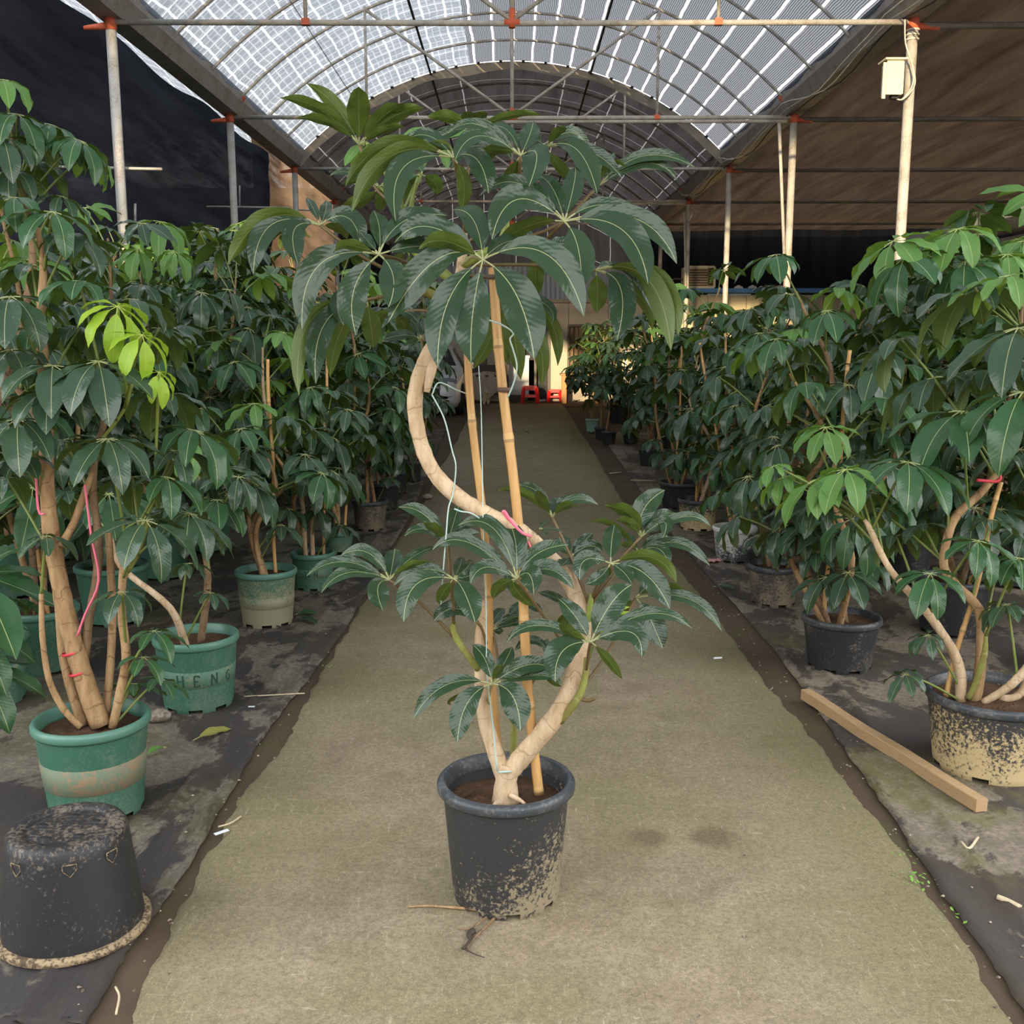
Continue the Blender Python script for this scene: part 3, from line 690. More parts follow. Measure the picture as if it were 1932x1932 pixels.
def pot(root, base, rt, rb, h, m, rim_m, soil_h=.86, band=None, text=None, notches=8, seg=40, rimw=.012, text_a0=0.0, flare=0.0):
    base = V(base); prof = [(rb*.97, 0.0), (rb, .018), (rb, .022)]
    for i in range(1, 7):
        f = i/6; prof.append((rb+(rt-rb)*f+flare*f*f, .022+(h-.022-.03)*f))
    r2 = rt+flare
    nz = seg//notches if notches else 0
    mb = MB(); mb.lathe(prof, seg, base, None, (lambda j, k: j == 0 and (k % nz) < 2) if notches else None)
    mb.lathe([(r2-.008, h-.03), (rb-.004, .03), (0.001, .03)], seg, base)
    p = part('pot', mb, m, root)
    mb = MB(); w = rimw
    mb.lathe([(r2-.002, h-.034), (r2+w*.5, h-.034), (r2+w, h-.026), (r2+w, h-.010), (r2+w*.6, h-.002), (r2, h), (r2-.006, h-.004), (r2-.010, h-.04)], seg, base)
    part('rim', mb, rim_m, p)
    mb = MB(); rs = rb+(r2-rb)*soil_h-.007; sh = h*soil_h; rg = random.Random(int(base.x*991)+7)
    mb.grid(lambda a, b: base+V((rs*a*math.cos(6.2832*b), rs*a*math.sin(6.2832*b), sh+(.018*noise.noise((base.x+a*3*math.cos(6.28*b), base.y+a*3*math.sin(6.28*b), 1))+.008*noise.noise((a*9*math.cos(6.28*b), a*9*math.sin(6.28*b), 5)))*(1-a*a*.5))), 9, 26)
    part('soil', mb, SOIL, root)
    def rad(z): 
        f = max(0, min(1, (z-.022)/(h-.052))); return rb+(rt-rb)*f+flare*f*f
    if band:
        z0, z1 = band[0]*h, band[1]*h; mb = MB(); mb.lathe([(rad(z0)-.002, z0), (rad(z0)+.0016, z0+.002), (rad(z1)+.0016, z1-.002), (rad(z1)-.002, z1)], seg, base); part('band', mb, band[2], p)
        if text:
            lh = (z1-z0)*.62; lw = lh*.62; zc = z0+(z1-z0)*.19; a = text_a0; th = lh*.13
            for ch in text:
                mb = MB(); V0 = {}
                for (x0, y0), (x1, y1) in GLYPH[ch]:
                    d = V((x1-x0, y1-y0, 0)).normalized(); nn = V((-d.y, d.x, 0))*.5*th
                    q = []
                    for (x, y), sg in (((x0, y0), 1), ((x1, y1), 1), ((x1, y1), -1), ((x0, y0), -1)):
                        px = x*lw+nn.x*sg; py = y*lh+nn.y*sg; ang = a+px/rad(zc); rr = rad(zc+py)+.0030
                        q.append(mb.add(base+V((rr*math.cos(ang), rr*math.sin(ang), zc+py))))
                    mb.face(q[::-1], True)
                part('letter', mb, LETTER, p, f'dark green capital letter {ch}')
                a += lw*2.4/rad(zc)
    return p

def stem(root, pts, r0, r1, m, name='trunk', sides=10, k=5, label=None):
    c = smooth(pts, k); mb = MB(); rg = random.Random(len(c)*7+int(abs(c[0].x)*1000))
    rr = [a*(1+.05*rg.uniform(-1, 1)) for a in lerp_list([r0, r1] if not hasattr(r0, '__len__') else r0, len(c))]
    mb.tube(c, rr, sides); return part(name, mb, m, root, label)
def bamboo(root, a, b, r=.011, label=None):
    a, b = V(a), V(b); n = 26; mb = MB(); L = (b-a).length
    bow = (b-a).cross(V((0, 1, 0))).normalized()*.006
    pts = []; rr = []
    for i in range(n*3+1):
        f = i/(n*3); pts.append(a.lerp(b, f)+bow*math.sin(f*9)); fr = (f*L*4.2) % 1
        rr.append(r*(1-.12*f)*(1.14 if fr < .06 else 1.0))
    mb.tube(pts, rr, 8); return part('stake', mb, BAMBOO, root, label)

# ------------------------------------------------------------------ the hero plant
H0 = 2.60
hb = G(954, 1690); HB = V((hb.x, H0, 0.0))
HB = V((PX(955, 1600, H0).x, H0, 0.011))

def hp(u, v, dy=0.0): return PX(u, v, H0+dy)
hero = thing('potted_umbrella_tree', 'tall curved umbrella tree in a black pot standing in the middle of the path', 'potted plant', HB)
mppR = MPP((0, H0, .33)); RT = 126*mppR; RB_ = 102*mppR
pot(hero, HB, RT-.010, RB_, .335, POT_SPECK, POT_RIM_B, .80, None, None, 8, 48, .016)
SZ = .011+.335*.80
# trunks
stem(hero, [hp(954, 1512), hp(955, 1470), hp(960, 1440)], [.040, .030, .030], 0, BARK, 'trunk')
stem(hero, [hp(957, 1462), hp(985, 1428), hp(1030, 1375, -.02), hp(1066, 1325, -.02), hp(1086, 1270), hp(1098, 1215, .03), hp(1096, 1150, .06), hp(1076, 1100, .08), hp(1040, 1055, .06), hp(985, 1005, .02), hp(925, 974), hp(860, 934), hp(815, 885), hp(790, 820), hp(783, 750), hp(800, 685), hp(832, 632, .02), hp(855, 590, .05), hp(866, 540, .05), hp(872, 490, .04), hp(876, 440, .04)],
     [.027, .027, .026, .026, .025, .024, .024, .023, .022, .0215, .021, .0205, .020, .0195, .0195, .019, .0185, .017, .015, .013, .009], 0, BARK, 'trunk', 12, 6, 'long trunk bent into an s-curve')
stem(hero, [hp(952, 1466), hp(934, 1418, .01), hp(916, 1360, .02), hp(909, 1300, .02), hp(906, 1245, .02), hp(908, 1190, .02), hp(914, 1135, .02)], [.025, .022, .020, .018, .017, .016, .012], 0, BARK, 'trunk')
stem(hero, [hp(820, 660, .01), hp(812, 700, -.005), hp(805, 740, -.01)], [.016, .015, .008], 0, BARK, 'trunk')
stem(hero, [hp(969, 1425, .08), hp(970, 1380, .08), hp(968, 1345, .08)], [.011, .010, .009], 0, BARK_GREEN, 'branch')
stem(hero, [hp(902, 1262, .01), hp(884, 1238), hp(866, 1212), hp(855, 1190), hp(856, 1172)], [.010, .0095, .009, .010, .006], 0, BARK_GREEN, 'branch')
stem(hero, [hp(1056, 1360, -.03), hp(1085, 1325, -.05), hp(1098, 1300, -.05), hp(1105, 1270, -.04), hp(1106, 1240, -.03)], [.012, .011, .010, .009, .006], 0, BARK_GREEN, 'branch')
stem(hero, [hp(1095, 1318, -.05), hp(1110, 1322, -.06), hp(1124, 1317, -.07)], [.006, .005, .0045], 0, STALK_BROWN, 'branch')
stem(hero, [hp(1096, 1190, .05), hp(1112, 1160, .04), hp(1113, 1145, .04), hp(1116, 1120, .04)], [.012, .011, .010, .005], 0, SHOOT, 'branch')
stem(hero, [hp(855, 590, .05), hp(818, 558, .0), hp(795, 548, -.04)], [.014, .012, .011], 0, BARK_GREEN, 'branch')
stem(hero, [hp(866, 540, .05), hp(830, 510, .06), hp(790, 480, .08), hp(770, 440, .09), hp(760, 400, .10)], [.012, .013, .014, .013, .008], 0, SHOOT, 'branch')
stem(hero, [hp(872, 500, .04), hp(910, 480, .03), hp(940, 465, .03), hp(952, 440, .03), hp(956, 415, .03)], [.012, .012, .013, .011, .007], 0, SHOOT, 'branch')
for a, b in (((768, 440), (722, 345)), ((775, 430), (788, 335)), ((772, 420), (757, 372)), ((950, 420), (950, 362))):
    stem(hero, [hp(*a, .09), hp((a[0]+b[0])/2-3, (a[1]+b[1])/2, .08), hp(*b, .06)], .0048, .004, STALK, 'branch', 6)
# roots on the soil and stakes
for pts in ([(962, 1500, -.03), (978, 1508, -.05), (990, 1516, -.07)], [(940, 1512, -.02), (932, 1520, -.03), (930, 1530, -.05)]):
    stem(hero, [hp(*p) for p in pts], .008, .004, BARK, 'root', 6)
bamboo(hero, hp(1017, 1497, .0), hp(932, 505, .02), .0135, 'stout golden bamboo stake leaning left')
bamboo(hero, hp(944, 1440, .10), hp(883, 645, .10), .0115, 'darker bamboo stake behind the trunk')
# string and ribbon
def bits(name, mats, *tubes):
    for pts, r in tubes:
        q = MB(); q.tube(smooth(pts, 5), r*.72, 5); part(name, q, mats, hero)
bits('string', STRING, ([hp(918, 1260, -.04), hp(922, 1300, -.03), hp(930, 1370, -.02), hp(938, 1455, -.035)], .0035),
     ([hp(903, 690, .08), hp(908, 780, .06), hp(912, 1000, -.03), hp(917, 1130, -.03), hp(918, 1260, -.04)], .0022),
     ([hp(815, 745, -.03), hp(838, 790, -.03), hp(853, 850, -.03), hp(860, 880, -.03), hp(855, 930, -.02), hp(846, 960, -.03), hp(841, 1020, -.04), hp(836, 1080, -.04), hp(832, 1140, -.04)], .0028),
     ([hp(815, 745, -.03), hp(828, 722, -.03), hp(860, 735, 0), hp(878, 742, .08)], .0028),
     ([hp(940, 1457, -.035), hp(955, 1456, -.045), hp(968, 1455, -.02)], .004),
     ([hp(905, 978, -.02), hp(888, 968, -.03), hp(870, 965, -.03), hp(857, 960, -.03)], .003),
     ([hp(920, 603, -.02), hp(945, 612, -.04), hp(968, 628, -.03), hp(962, 640, -.03), hp(968, 660, -.03), hp(975, 690, -.03), hp(970, 720, -.03), hp(958, 750, -.02)], .0032))
mb = MB(); mb.tube(smooth([hp(965, 985, -.04), hp(955, 975, -.04), hp(949, 966, -.04), hp(953, 966, -.045), hp(963, 982, -.045), hp(985, 1005, -.04), hp(1003, 1012, -.04)], 4), .004, 5)
bits('ribbon', RIBBON_PINK, ([hp(880, 1020, 0), hp(884, 1014, 0), hp(887, 1008, 0)], .003), ([hp(996, 1022, -.03), hp(1000, 1030, -.03), hp(1004, 1040, -.03)], .004))
part('ribbon', mb, RIBBON_PINK, hero)
TIE = mat('brown wire tie', (.10, .06, .04), .6)
for c in (hp(933, 523, .02), hp(952, 735, .012)):
    mb = MB(); mb.lathe([(.016, -.006), (.021, 0), (.016, .006)], 10, c); part('tie', mb, TIE, hero)

UPV = V((0, 0, 1))
def hero_leaf(attach, hub, leaflets, stalkm=STALK_BROWN, m=None, dy=0.0, via=None, sr=.0042, rib=STALK_CREAM):
    """hub and leaflets given where they stand; each leaflet: mid u, mid v, tip u, tip v, width px, side, tip depth"""
    m = LEAF_HERO if m is None or m is LEAF else m
    hu, hv = hub; Hp = hp(hu, hv, dy); mb = MB()
    pts = [hp(*attach)]+([hp(*via)] if via else [])+[Hp]
    if not via: pts.insert(1, pts[0].lerp(pts[1], .5)+V((0, 0, .012)))
    mb.tube(smooth(pts, 5), sr, 6); lf = part('leaf', mb, stalkm, hero)
    for i, L in enumerate(leaflets):
        mu, mv, tu, tv, w, side = L[:6]
        vx, vy = tu-hu, tv-hv; ln = math.hypot(vx, vy)
        if len(L) > 6: dt = L[6]
        elif side == 'f': dt = -.10*(vy/max(ln, 1)) if vy > 0 else .10*(-vy/max(ln, 1))
        elif side == 'u': dt = -.03
        else: dt = .05 if vy > 0 else -.10
        px = MPP(Hp); B = Hp; Tp = hp(tu, tv, dy+dt); M = hp(mu, mv, dy+dt*.45); cpt = M*2-(B+Tp)*.5
        cv = lambda t, B=B, Tp=Tp, cpt=cpt: B*(1-t)**2+cpt*(2*t*(1-t))+Tp*t*t
        rg = random.Random(i*13+int(hu)); tw = rg.uniform(-.25, .25)
        toc = (V((0, 0, CAMH))-Hp).normalized()
        if side == 'f': N = toc+UPV*.55+V((tw, 0, 0))
        elif side == 'u': N = toc*.35+UPV*.9+V((tw, 0, 0))
        else: N = -toc*.8+UPV*.55+V((tw, 0, 0))
        mb = MB(); leaf_blade(mb, cv, w*px*.98, lambda t, N=N: N, .12, 18, 6, .055 if side != 'b' else .07, .11, rg.uniform(0, 6), .0024)
        part('leaflet', mb, m, lf)
F, U_, B_ = 'f', 'u', 'b'
# --- crown
hero_leaf((760, 400, .10), (678, 273), [(633, 200, 578, 157, 30, B_, -.02), (605, 207, 527, 185, 27, B_), (620, 231, 558, 223, 22, B_), (677, 215, 677, 163, 44, B_, -.12), (720, 222, 765, 196, 34, B_), (738, 222, 800, 203, 32, B_), (724, 246, 763, 238, 20, B_)], dy=.12, via=(705, 350, .13))
hero_leaf((760, 400, .12), (690, 268), [(668, 285, 650, 314, 18, F), (672, 300, 664, 320, 16, B_), (695, 290, 694, 316, 24, F), (712, 285, 722, 305, 22, F)], STALK, LEAF_YOUNG, .2)
hero_leaf((876, 440, .04), (855, 297), [(735, 272, 651, 353, 32, B_, -.05), (742, 292, 663, 400, 40, B_, -.10), (762, 315, 747, 418, 47, F, -.14), (899, 300, 922, 365, 47, F), (808, 256, 760, 268, 32, F, .1), (835, 275, 775, 300, 26, B_), (875, 345, 870, 400, 30, B_), (900, 275, 950, 290, 28, F, .1)], dy=-.06, via=(872, 370, .0))
hero_leaf((872, 470, .04), (982, 294), [(905, 256, 858, 304, 36, F, -.12), (1012, 290, 998, 352, 52, F, -.12), (998, 258, 1006, 231, 38, F, .1), (905, 236, 845, 252, 26, F, .0), (955, 244, 915, 243, 22, F, .1), (930, 285, 895, 330, 30, B_), (965, 330, 958, 375, 30, B_, .1)], dy=-.08, via=(968, 370, .0))
hero_leaf((872, 470, .06), (1031, 278), [(1088, 282, 1127, 366, 46, F, -.12), (1110, 284, 1173, 335, 32, F), (1078, 250, 1117, 289, 28, F, .1), (1050, 252, 1068, 240, 22, B_), (1005, 262, 965, 262, 24, F), (1060, 320, 1085, 340, 24, B_)], dy=.02, via=(980, 370, .03))
hero_leaf((940, 465, .03), (1129, 351), [(1215, 294, 1312, 316, 27, F, .0), (1220, 308, 1278, 340, 26, F), (1140, 318, 1160, 288, 24, F, .12), (1130, 325, 1168, 338, 26, F), (1150, 310, 1182, 315, 18, B_), (1110, 330, 1092, 305, 22, B_)], dy=.08, via=(1050, 425, .05))
hero_leaf((940, 468, .03), (1065, 418), [(977, 376, 928, 452, 58, F, -.10), (1003, 424, 933, 462, 32, B_), (1043, 356, 1016, 332, 34, F, .10), (1082, 352, 1086, 315, 42, F, .10), (980, 346, 905, 369, 34, F, .10), (1090, 465, 1097, 547, 57, F, -.12), (1172, 432, 1223, 537, 60, F, -.12), (1198, 412, 1277, 498, 50, F, -.05), (1150, 387, 1235, 441, 36, F, .06)], dy=-.16, via=(1005, 470, -.02))
hero_leaf((872, 500, .0), (911, 490), [(892, 590, 889, 686, 68, F, -.10), (974, 556, 1008, 678, 78, F, -.10), (1028, 478, 1102, 597, 62, F, -.06), (846, 568, 826, 694, 64, F, -.10), (824, 490, 732, 609, 62, F, -.05), (812, 428, 744, 459, 52, F, .04), (893, 415, 855, 396, 52, F, .10), (840, 455, 790, 470, 40, B_), (948, 460, 988, 452, 40, F, .12)], STALK_CREAM, dy=-.24)
hero_leaf((820, 530, .0), (715, 480), [(668, 546, 672, 632, 58, F, -.08), (602, 500, 570, 622, 55, F, -.05), (596, 492, 557, 592, 34, B_), (742, 522, 733, 580, 55, F), (716, 432, 705, 397, 38, F, .10), (764, 416, 845, 407, 42, F, .08), (798, 464, 866, 477, 38, F, .10), (692, 452, 677, 436, 24, F, .08), (655, 462, 630, 478, 26, B_)], STALK_BROWN, dy=-.22)
hero_leaf((800, 545, .0), (604, 425), [(505, 412, 430, 500, 40, B_, -.1), (512, 424, 478, 518, 44, F, -.10), (556, 432, 563, 500, 44, F, -.08), (655, 410, 682, 467, 46, F, -.05), (592, 395, 578, 372, 18, F), (614, 400, 616, 378, 24, F), (640, 432, 655, 452, 22, B_)], dy=-.02, via=(685, 485, -.02))
hero_leaf((822, 560, .0), (692, 566), [(585, 606, 564, 748, 32, B_, -.1), (613, 610, 596, 724, 46, F, -.12), (643, 625, 623, 712, 34, B_), (700, 615, 704, 657, 40, B_), (640, 562, 648, 614, 28, F), (655, 580, 660, 625, 24, B_)], dy=-.05)
hero_leaf((900, 500, .03), (1124, 510), [(1127, 546, 1126, 590, 40, B_), (1171, 545, 1164, 643, 52, F, -.1), (1208, 560, 1230, 624, 28, B_), (1222, 527, 1266, 662, 44, B_, -.1), (1238, 525, 1280, 634, 40, B_, -.08), (1145, 500, 1170, 510, 20, F, .1), (1085, 505, 1062, 515, 26, F), (1200, 520, 1258, 632, 30, F, .0)], dy=-.04, via=(1010, 500, .03))
hero_leaf((880, 520, .05), (958, 545), [(972, 640, 983, 717, 36, B_), (1015, 640, 1021, 730, 34, B_), (1035, 600, 1052, 691, 28, B_), (1030, 575, 1041, 611, 24, F), (928, 630, 893, 697, 34, B_), (950, 640, 962, 690, 26, B_)], dy=.10)
hero_leaf((876, 440, .06), (890, 245), [(962, 218, 1022, 217, 18, B_, -.05), (850, 222, 806, 220, 26, B_, -.05), (884, 225, 882, 211, 28, B_), (900, 225, 918, 212, 26, B_), (845, 250, 800, 285, 26, F), (930, 262, 965, 300, 28, F), (870, 280, 850, 320, 26, F)], dy=.16, via=(882, 340, .10))
hero_leaf((766, 420, .08), (795, 330), [(820, 345, 824, 368, 30, B_), (770, 350, 755, 385, 26, B_), (790, 315, 760, 300, 24, F), (760, 335, 735, 350, 24, F)], STALK, LEAF_MID, .14)
hero_leaf((766, 420, .10), (715, 352), [(660, 325, 622, 332, 18, F), (670, 342, 640, 350, 20, B_), (690, 375, 640, 395, 30, B_), (720, 375, 715, 400, 26, B_), (745, 345, 775, 350, 24, F), (700, 330, 690, 318, 24, F)], STALK, LEAF, .18)
hero_leaf((760, 400, .12), (830, 262), [(800, 250, 755, 260, 22, F), (795, 262, 748, 285, 22, F), (840, 290, 845, 320, 22, F), (860, 250, 880, 245, 20, F)], STALK, LEAF_YOUNG, .22)
hero_leaf((955, 420, .03), (950, 362), [(943, 348, 935, 330, 8, F), (950, 345, 950, 325, 9, F), (957, 350, 962, 332, 8, F)], STALK, LEAF_MID, .06, None, .004)
hero_leaf((940, 468, .05), (1020, 470), [(1065, 460, 1100, 475, 34, F, .1), (1010, 515, 1015, 560, 34, B_), (1055, 500, 1080, 520, 26, F), (985, 440, 960, 430, 28, F)], dy=.14)
hero_leaf((866, 540, .05), (770, 470), [(745, 500, 720, 545, 34, B_), (775, 520, 770, 560, 34, B_), (805, 490, 830, 510, 30, F)], dy=.14)
hero_leaf((850, 600, .05), (745, 590), [(715, 600, 695, 650, 30, B_), (760, 610, 775, 640, 32, B_), (745, 560, 735, 530, 24, F), (770, 590, 790, 610, 24, F)], dy=.10)
hero_leaf((806, 735, -.01), (795, 640), [(762, 632, 722, 642, 22, F), (775, 650, 757, 655, 30, F, .1), (798, 618, 802, 600, 18, F), (785, 615, 770, 600, 18, F)], STALK_BROWN, LEAF, .06, None, .004)
# --- lower half
hero_leaf((858, 1204, 0), (735, 1094), [(650, 1060, 578, 1087, 25, F, -.05), (658, 1080, 606, 1119, 28, F, -.08), (695, 1043, 643, 1048, 30, F, .05), (741, 1062, 745, 1035, 38, F, .10), (777, 1052, 822, 1032, 22, F, .10), (772, 1067, 814, 1060, 16, B_), (713, 1108, 723, 1153, 42, F, -.08)], dy=-.05)
hero_leaf((856, 1180, 0), (856, 1092), [(798, 1074, 742, 1106, 28, F, .0), (786, 1102, 762, 1174, 48, F, -.08), (876, 1117, 897, 1176, 50, F, -.10), (866, 1072, 872, 1050, 24, F, .1), (880, 1072, 890, 1056, 22, F, .1), (835, 1120, 828, 1140, 24, B_), (890, 1085, 905, 1075, 26, F)], dy=-.08)
hero_leaf((918, 1215, .0), (900, 1173), [(858, 1148, 817, 1173, 34, F)], dy=-.02)
hero_leaf((856, 1180, .02), (845, 1023), [(799, 970, 751, 957, 30, F, .05), (800, 998, 763, 1012, 22, F, -.05), (856, 985, 866, 952, 30, F, .08), (870, 1000, 888, 975, 26, F, .08), (870, 1010, 905, 1005, 22, F, -.05), (822, 1000, 800, 985, 24, B_)], dy=.02)
hero_leaf((1078, 1235, .04), (975, 1092), [(880, 1022, 815, 1039, 34, F, .05), (930, 996, 863, 992, 38, F, .08), (972, 1018, 956, 987, 44, F, .10), (918, 1070, 888, 1101, 32, F, -.05), (998, 1083, 1007, 1121, 44, F, -.08), (1035, 1074, 1083, 1112, 28, F, -.05), (1028, 1064, 1066, 1084, 22, F), (1013, 1045, 1073, 1028, 36, F, .08), (972, 1110, 1006, 1144, 30, B_), (945, 1105, 930, 1130, 26, B_)], dy=-.08, via=(1035, 1175, .0))
hero_leaf((1110, 1140, .04), (1042, 976), [(988, 930, 938, 926, 20, B_, -.05), (1014, 928, 972, 916, 22, F), (1050, 955, 1057, 938, 28, F, .1), (1082, 943, 1129, 952, 22, F, .05), (1066, 955, 1092, 957, 22, B_), (1022, 945, 1015, 925, 22, B_), (1062, 945, 1082, 940, 18, F, .1)], dy=.10)
hero_leaf((1112, 1140, .04), (1076, 1051), [(1092, 1032, 1119, 1004, 26, F, .05), (1063, 1030, 1055, 1013, 36, F, .1), (1112, 1030, 1137, 1044, 26, F), (1068, 1060, 1059, 1068, 26, F), (1092, 1045, 1118, 1050, 20, F)], dy=.08)
hero_leaf((1116, 1130, .04), (1152, 1063), [(1154, 1022, 1160, 989, 37, F, .10), (1105, 1056, 1094, 1095, 36, F, -.05), (1230, 1052, 1277, 1101, 30, B_, -.05), (1216, 1082, 1264, 1149, 46, F, -.08), (1175, 1078, 1192, 1101, 32, F), (1130, 1090, 1104, 1102, 26, F), (1140, 1082, 1128, 1096, 26, B_)], dy=.0)
hero_leaf((1118, 1130, .06), (1209, 1013), [(1214, 962, 1255, 924, 45, F, .06), (1190, 972, 1140, 953, 30, B_), (1290, 975, 1342, 994, 22, F), (1252, 985, 1251, 1015, 30, F, -.06), (1185, 985, 1162, 982, 20, B_), (1240, 975, 1278, 970, 24, F, .1), (1200, 965, 1180, 962, 24, F, .1)], dy=.08)
hero_leaf((1116, 1140, .05), (1205, 1042), [(1278, 1024, 1340, 1068, 25, F), (1242, 1035, 1262, 1069, 30, F, -.06), (1155, 990, 1107, 989, 14, B_), (1185, 1028, 1166, 1030, 20, B_), (1235, 1018, 1265, 1015, 20, F, .05), (1190, 1020, 1175, 1005, 20, F)], dy=.14)
hero_leaf((1098, 1300, -.05), (1199, 1128), [(1223, 1161, 1251, 1224, 48, F, -.05), (1300, 1130, 1362, 1192, 28, F, -.05), (1245, 1108, 1293, 1112, 20, B_), (1222, 1105, 1240, 1090, 22, F, .1), (1180, 1150, 1175, 1175, 24, B_)], dy=.06, via=(1150, 1225, .0))
hero_leaf((1106, 1265, -.04), (1115, 1211), [(1014, 1180, 954, 1215, 26, F, .0), (1062, 1228, 1048, 1287, 58, F, -.08), (1084, 1161, 1053, 1129, 38, F, .06), (1152, 1140, 1192, 1103, 56, F, .06), (1225, 1158, 1307, 1187, 28, F, .0), (1188, 1192, 1211, 1240, 46, F, -.08), (1145, 1242, 1174, 1282, 20, B_), (1072, 1190, 1068, 1170, 24, B_)], dy=-.14)
hero_leaf((1106, 1262, -.04), (1140, 1172), [(1150, 1155, 1189, 1145, 10, F), (1160, 1160, 1190, 1155, 10, F), (1140, 1185, 1137, 1205, 12, B_), (1135, 1155, 1150, 1148, 9, F)], STALK, LEAF_LIME, -.12, None, .003)
hero_leaf((922, 1330, .02), (928, 1290), [(842, 1292, 779, 1358, 34, F, -.05), (882, 1326, 863, 1402, 48, F, -.08), (967, 1313, 982, 1380, 54, F, -.08), (998, 1254, 1046, 1268, 38, F, .0), (952, 1250, 966, 1220, 30, F, .08), (916, 1246, 892, 1216, 34, F, .08), (1020, 1274, 1061, 1294, 22, F, -.03), (858, 1318, 852, 1330, 14, B_), (940, 1265, 955, 1255, 18, B_)], STALK_CREAM, LEAF, -.08)
hero_leaf((942, 1260, .08), (929, 1188), [(935, 1165, 953, 1148, 24, F, .08), (965, 1166, 1002, 1164, 20, F), (942, 1190, 950, 1188, 16, F), (975, 1175, 1010, 1178, 14, F), (925, 1170, 915, 1150, 22, F, .1)], dy=.10)
hero_leaf((968, 1345, .08), (1044, 1243), [(1008, 1208, 970, 1229, 18, F), (1030, 1222, 1035, 1205, 16, F), (1060, 1235, 1070, 1225, 16, F), (1035, 1275, 1060, 1296, 16, B_)], dy=.12)
hero_leaf((1010, 1030, .03), (1018, 998), [(1024, 990, 1032, 982, 12, F), (1045, 998, 1064, 1006, 7, F), (1028, 1003, 1032, 1012, 8, F)], STALK_BROWN, LEAF, .02, None, .002)
hero_leaf((1082, 1190, .05), (1075, 1150), [(1062, 1175, 1070, 1205, 24, B_), (1050, 1128, 1015, 1118, 18, F), (1090, 1175, 1100, 1190, 20, B_)], STALK_BROWN, LEAF, .12)
hero_leaf((960, 1000, .02), (985, 1130), [(965, 1105, 955, 1080, 20, F), (1000, 1140, 1025, 1155, 18, F), (975, 1145, 960, 1160, 18, F)], STALK_BROWN, LEAF, .16)

# ------------------------------------------------------------------ the rows of potted trees
PLANTS = []
def pot_at(u, vrim, vbot, wpx):
    """centre, rim radius and height of a pot from its rim middle, front bottom edge and rim width"""
    f = G(u, vbot, .008); r = wpx*.5*MPP(f+V((0, .1, .25)))
    c = f+V((f.x/f.y*r*.72, r*.72, 0)); c.z = .008
    h = PX(u, vrim, c.y).z-c.z
    r = wpx*.5*MPP(c+V((0, 0, h))); return c, r, h
class Plant:
    def __init__(s, label, c, group='potted umbrella trees in the rows', name='potted_umbrella_tree'):
        s.root = thing(name, label, 'potted plant', c, group); s.c = V(c); s.stems = []; PLANTS.append(s)
    def pot(s, r, h, m, rim, band=None, text=None, a0=0.0, rb=.80, notches=8, seg=36, rimw=.012, flare=0.0):
        pot(s.root, s.c, r-rimw-flare, (r-rimw)*rb, h, m, rim, .86, band, text, notches, seg, rimw, a0, flare); s.sz = s.c.z+h*.86; s.r = r
    def stem(s, pts, r0, r1, m=None, sides=8, name='trunk', attach=True):
        c = smooth(pts, 5); stem(s.root, pts, r0, r1, m or BARK_TAN, name, sides)
        if attach: s.stems += c
    def leaf(s, hub, size, m=LEAF, rng=None, n=8, droop=(1, 2, 4), stalkm=STALK, drop=.20, elev=-.15, axis=None):
        hub = V(hub); want = hub-V((0, 0, drop)); a = min(s.stems, key=lambda p: (p-want).length+(.3 if p.z > hub.z else 0))
        near_leaf(s.root, a, hub, size, m, stalkm, rng or random.Random(int(hub.x*977+hub.z*131)), n, elev, axis, droop)
def auto_stems(p, H, n, rng, r0=.018, mats=(None,), lean=.25):
    for k in range(n):
        az = rng.uniform(0, 6.28); d = rng.uniform(.2, 1)*lean; hh = H*rng.uniform(.62, 1.0) if k else H
        b = p.c+V((math.cos(az)*p.r*.45*rng.random(), math.sin(az)*p.r*.45*rng.random(), 0)); b.z = p.sz-.03
        w = rng.uniform(-.12, .12)
        m1 = b+V((math.cos(az)*d*.35+w, math.sin(az)*d*.35-w, (hh-p.sz)*.4)); m2 = b+V((math.cos(az)*d*.7-w, math.sin(az)*d*.7, (hh-p.sz)*.72)); t = b+V((math.cos(az)*d, math.sin(az)*d, hh-p.sz))
        p.stem([b, m1, m2, t], [r0, r0*.85, r0*.7, r0*.35], 0, rng.choice(mats), 7)
        p.tops = getattr(p, 'tops', [])+[[b, m1, m2, t]]
def auto_leaves(p, rng, count, z0, scale=1.0, near=False, mats=(LEAF, LEAF, LEAF_MID), young=0.06, keep=None):
    per = max(1, count//len(p.tops))
    for st in p.tops:
        c = smooth(st, 8); zs = [q.z for q in c]; az = rng.uniform(0, 6.28)
        lo = max(z0, zs[0]+.1); hi = zs[-1]
        for i in range(per):
            f = (i+.5)/per; z = lo+(hi-lo)*f**.75
            q = min(c, key=lambda a: abs(a.z-z)); az += 2.4+rng.uniform(-.5, .5)
            tilt = (-.25+1.0*f**2)+rng.uniform(-.2, .2); sc = scale*rng.uniform(.85, 1.15)
            if f > .9: tilt += .2
            m = rng.choice(mats)
            if f > .7 and rng.random() < young*3: m = LEAF_YOUNG
            if keep and not keep(q, az): continue
            if near:
                d = V((math.cos(az)*math.cos(.5+tilt*.7), math.sin(az)*math.cos(.5+tilt*.7), math.sin(.5+tilt*.7)))
                near_leaf(p.root, q, q+d*.27*sc, .21*sc, m, STALK, rng, rng.choice((7, 8, 8, 9)), -.2, None, (1, 2, 3, 4))
            else: far_leaf(p.root, q, az, tilt*.8, sc*1.12, m, rng)
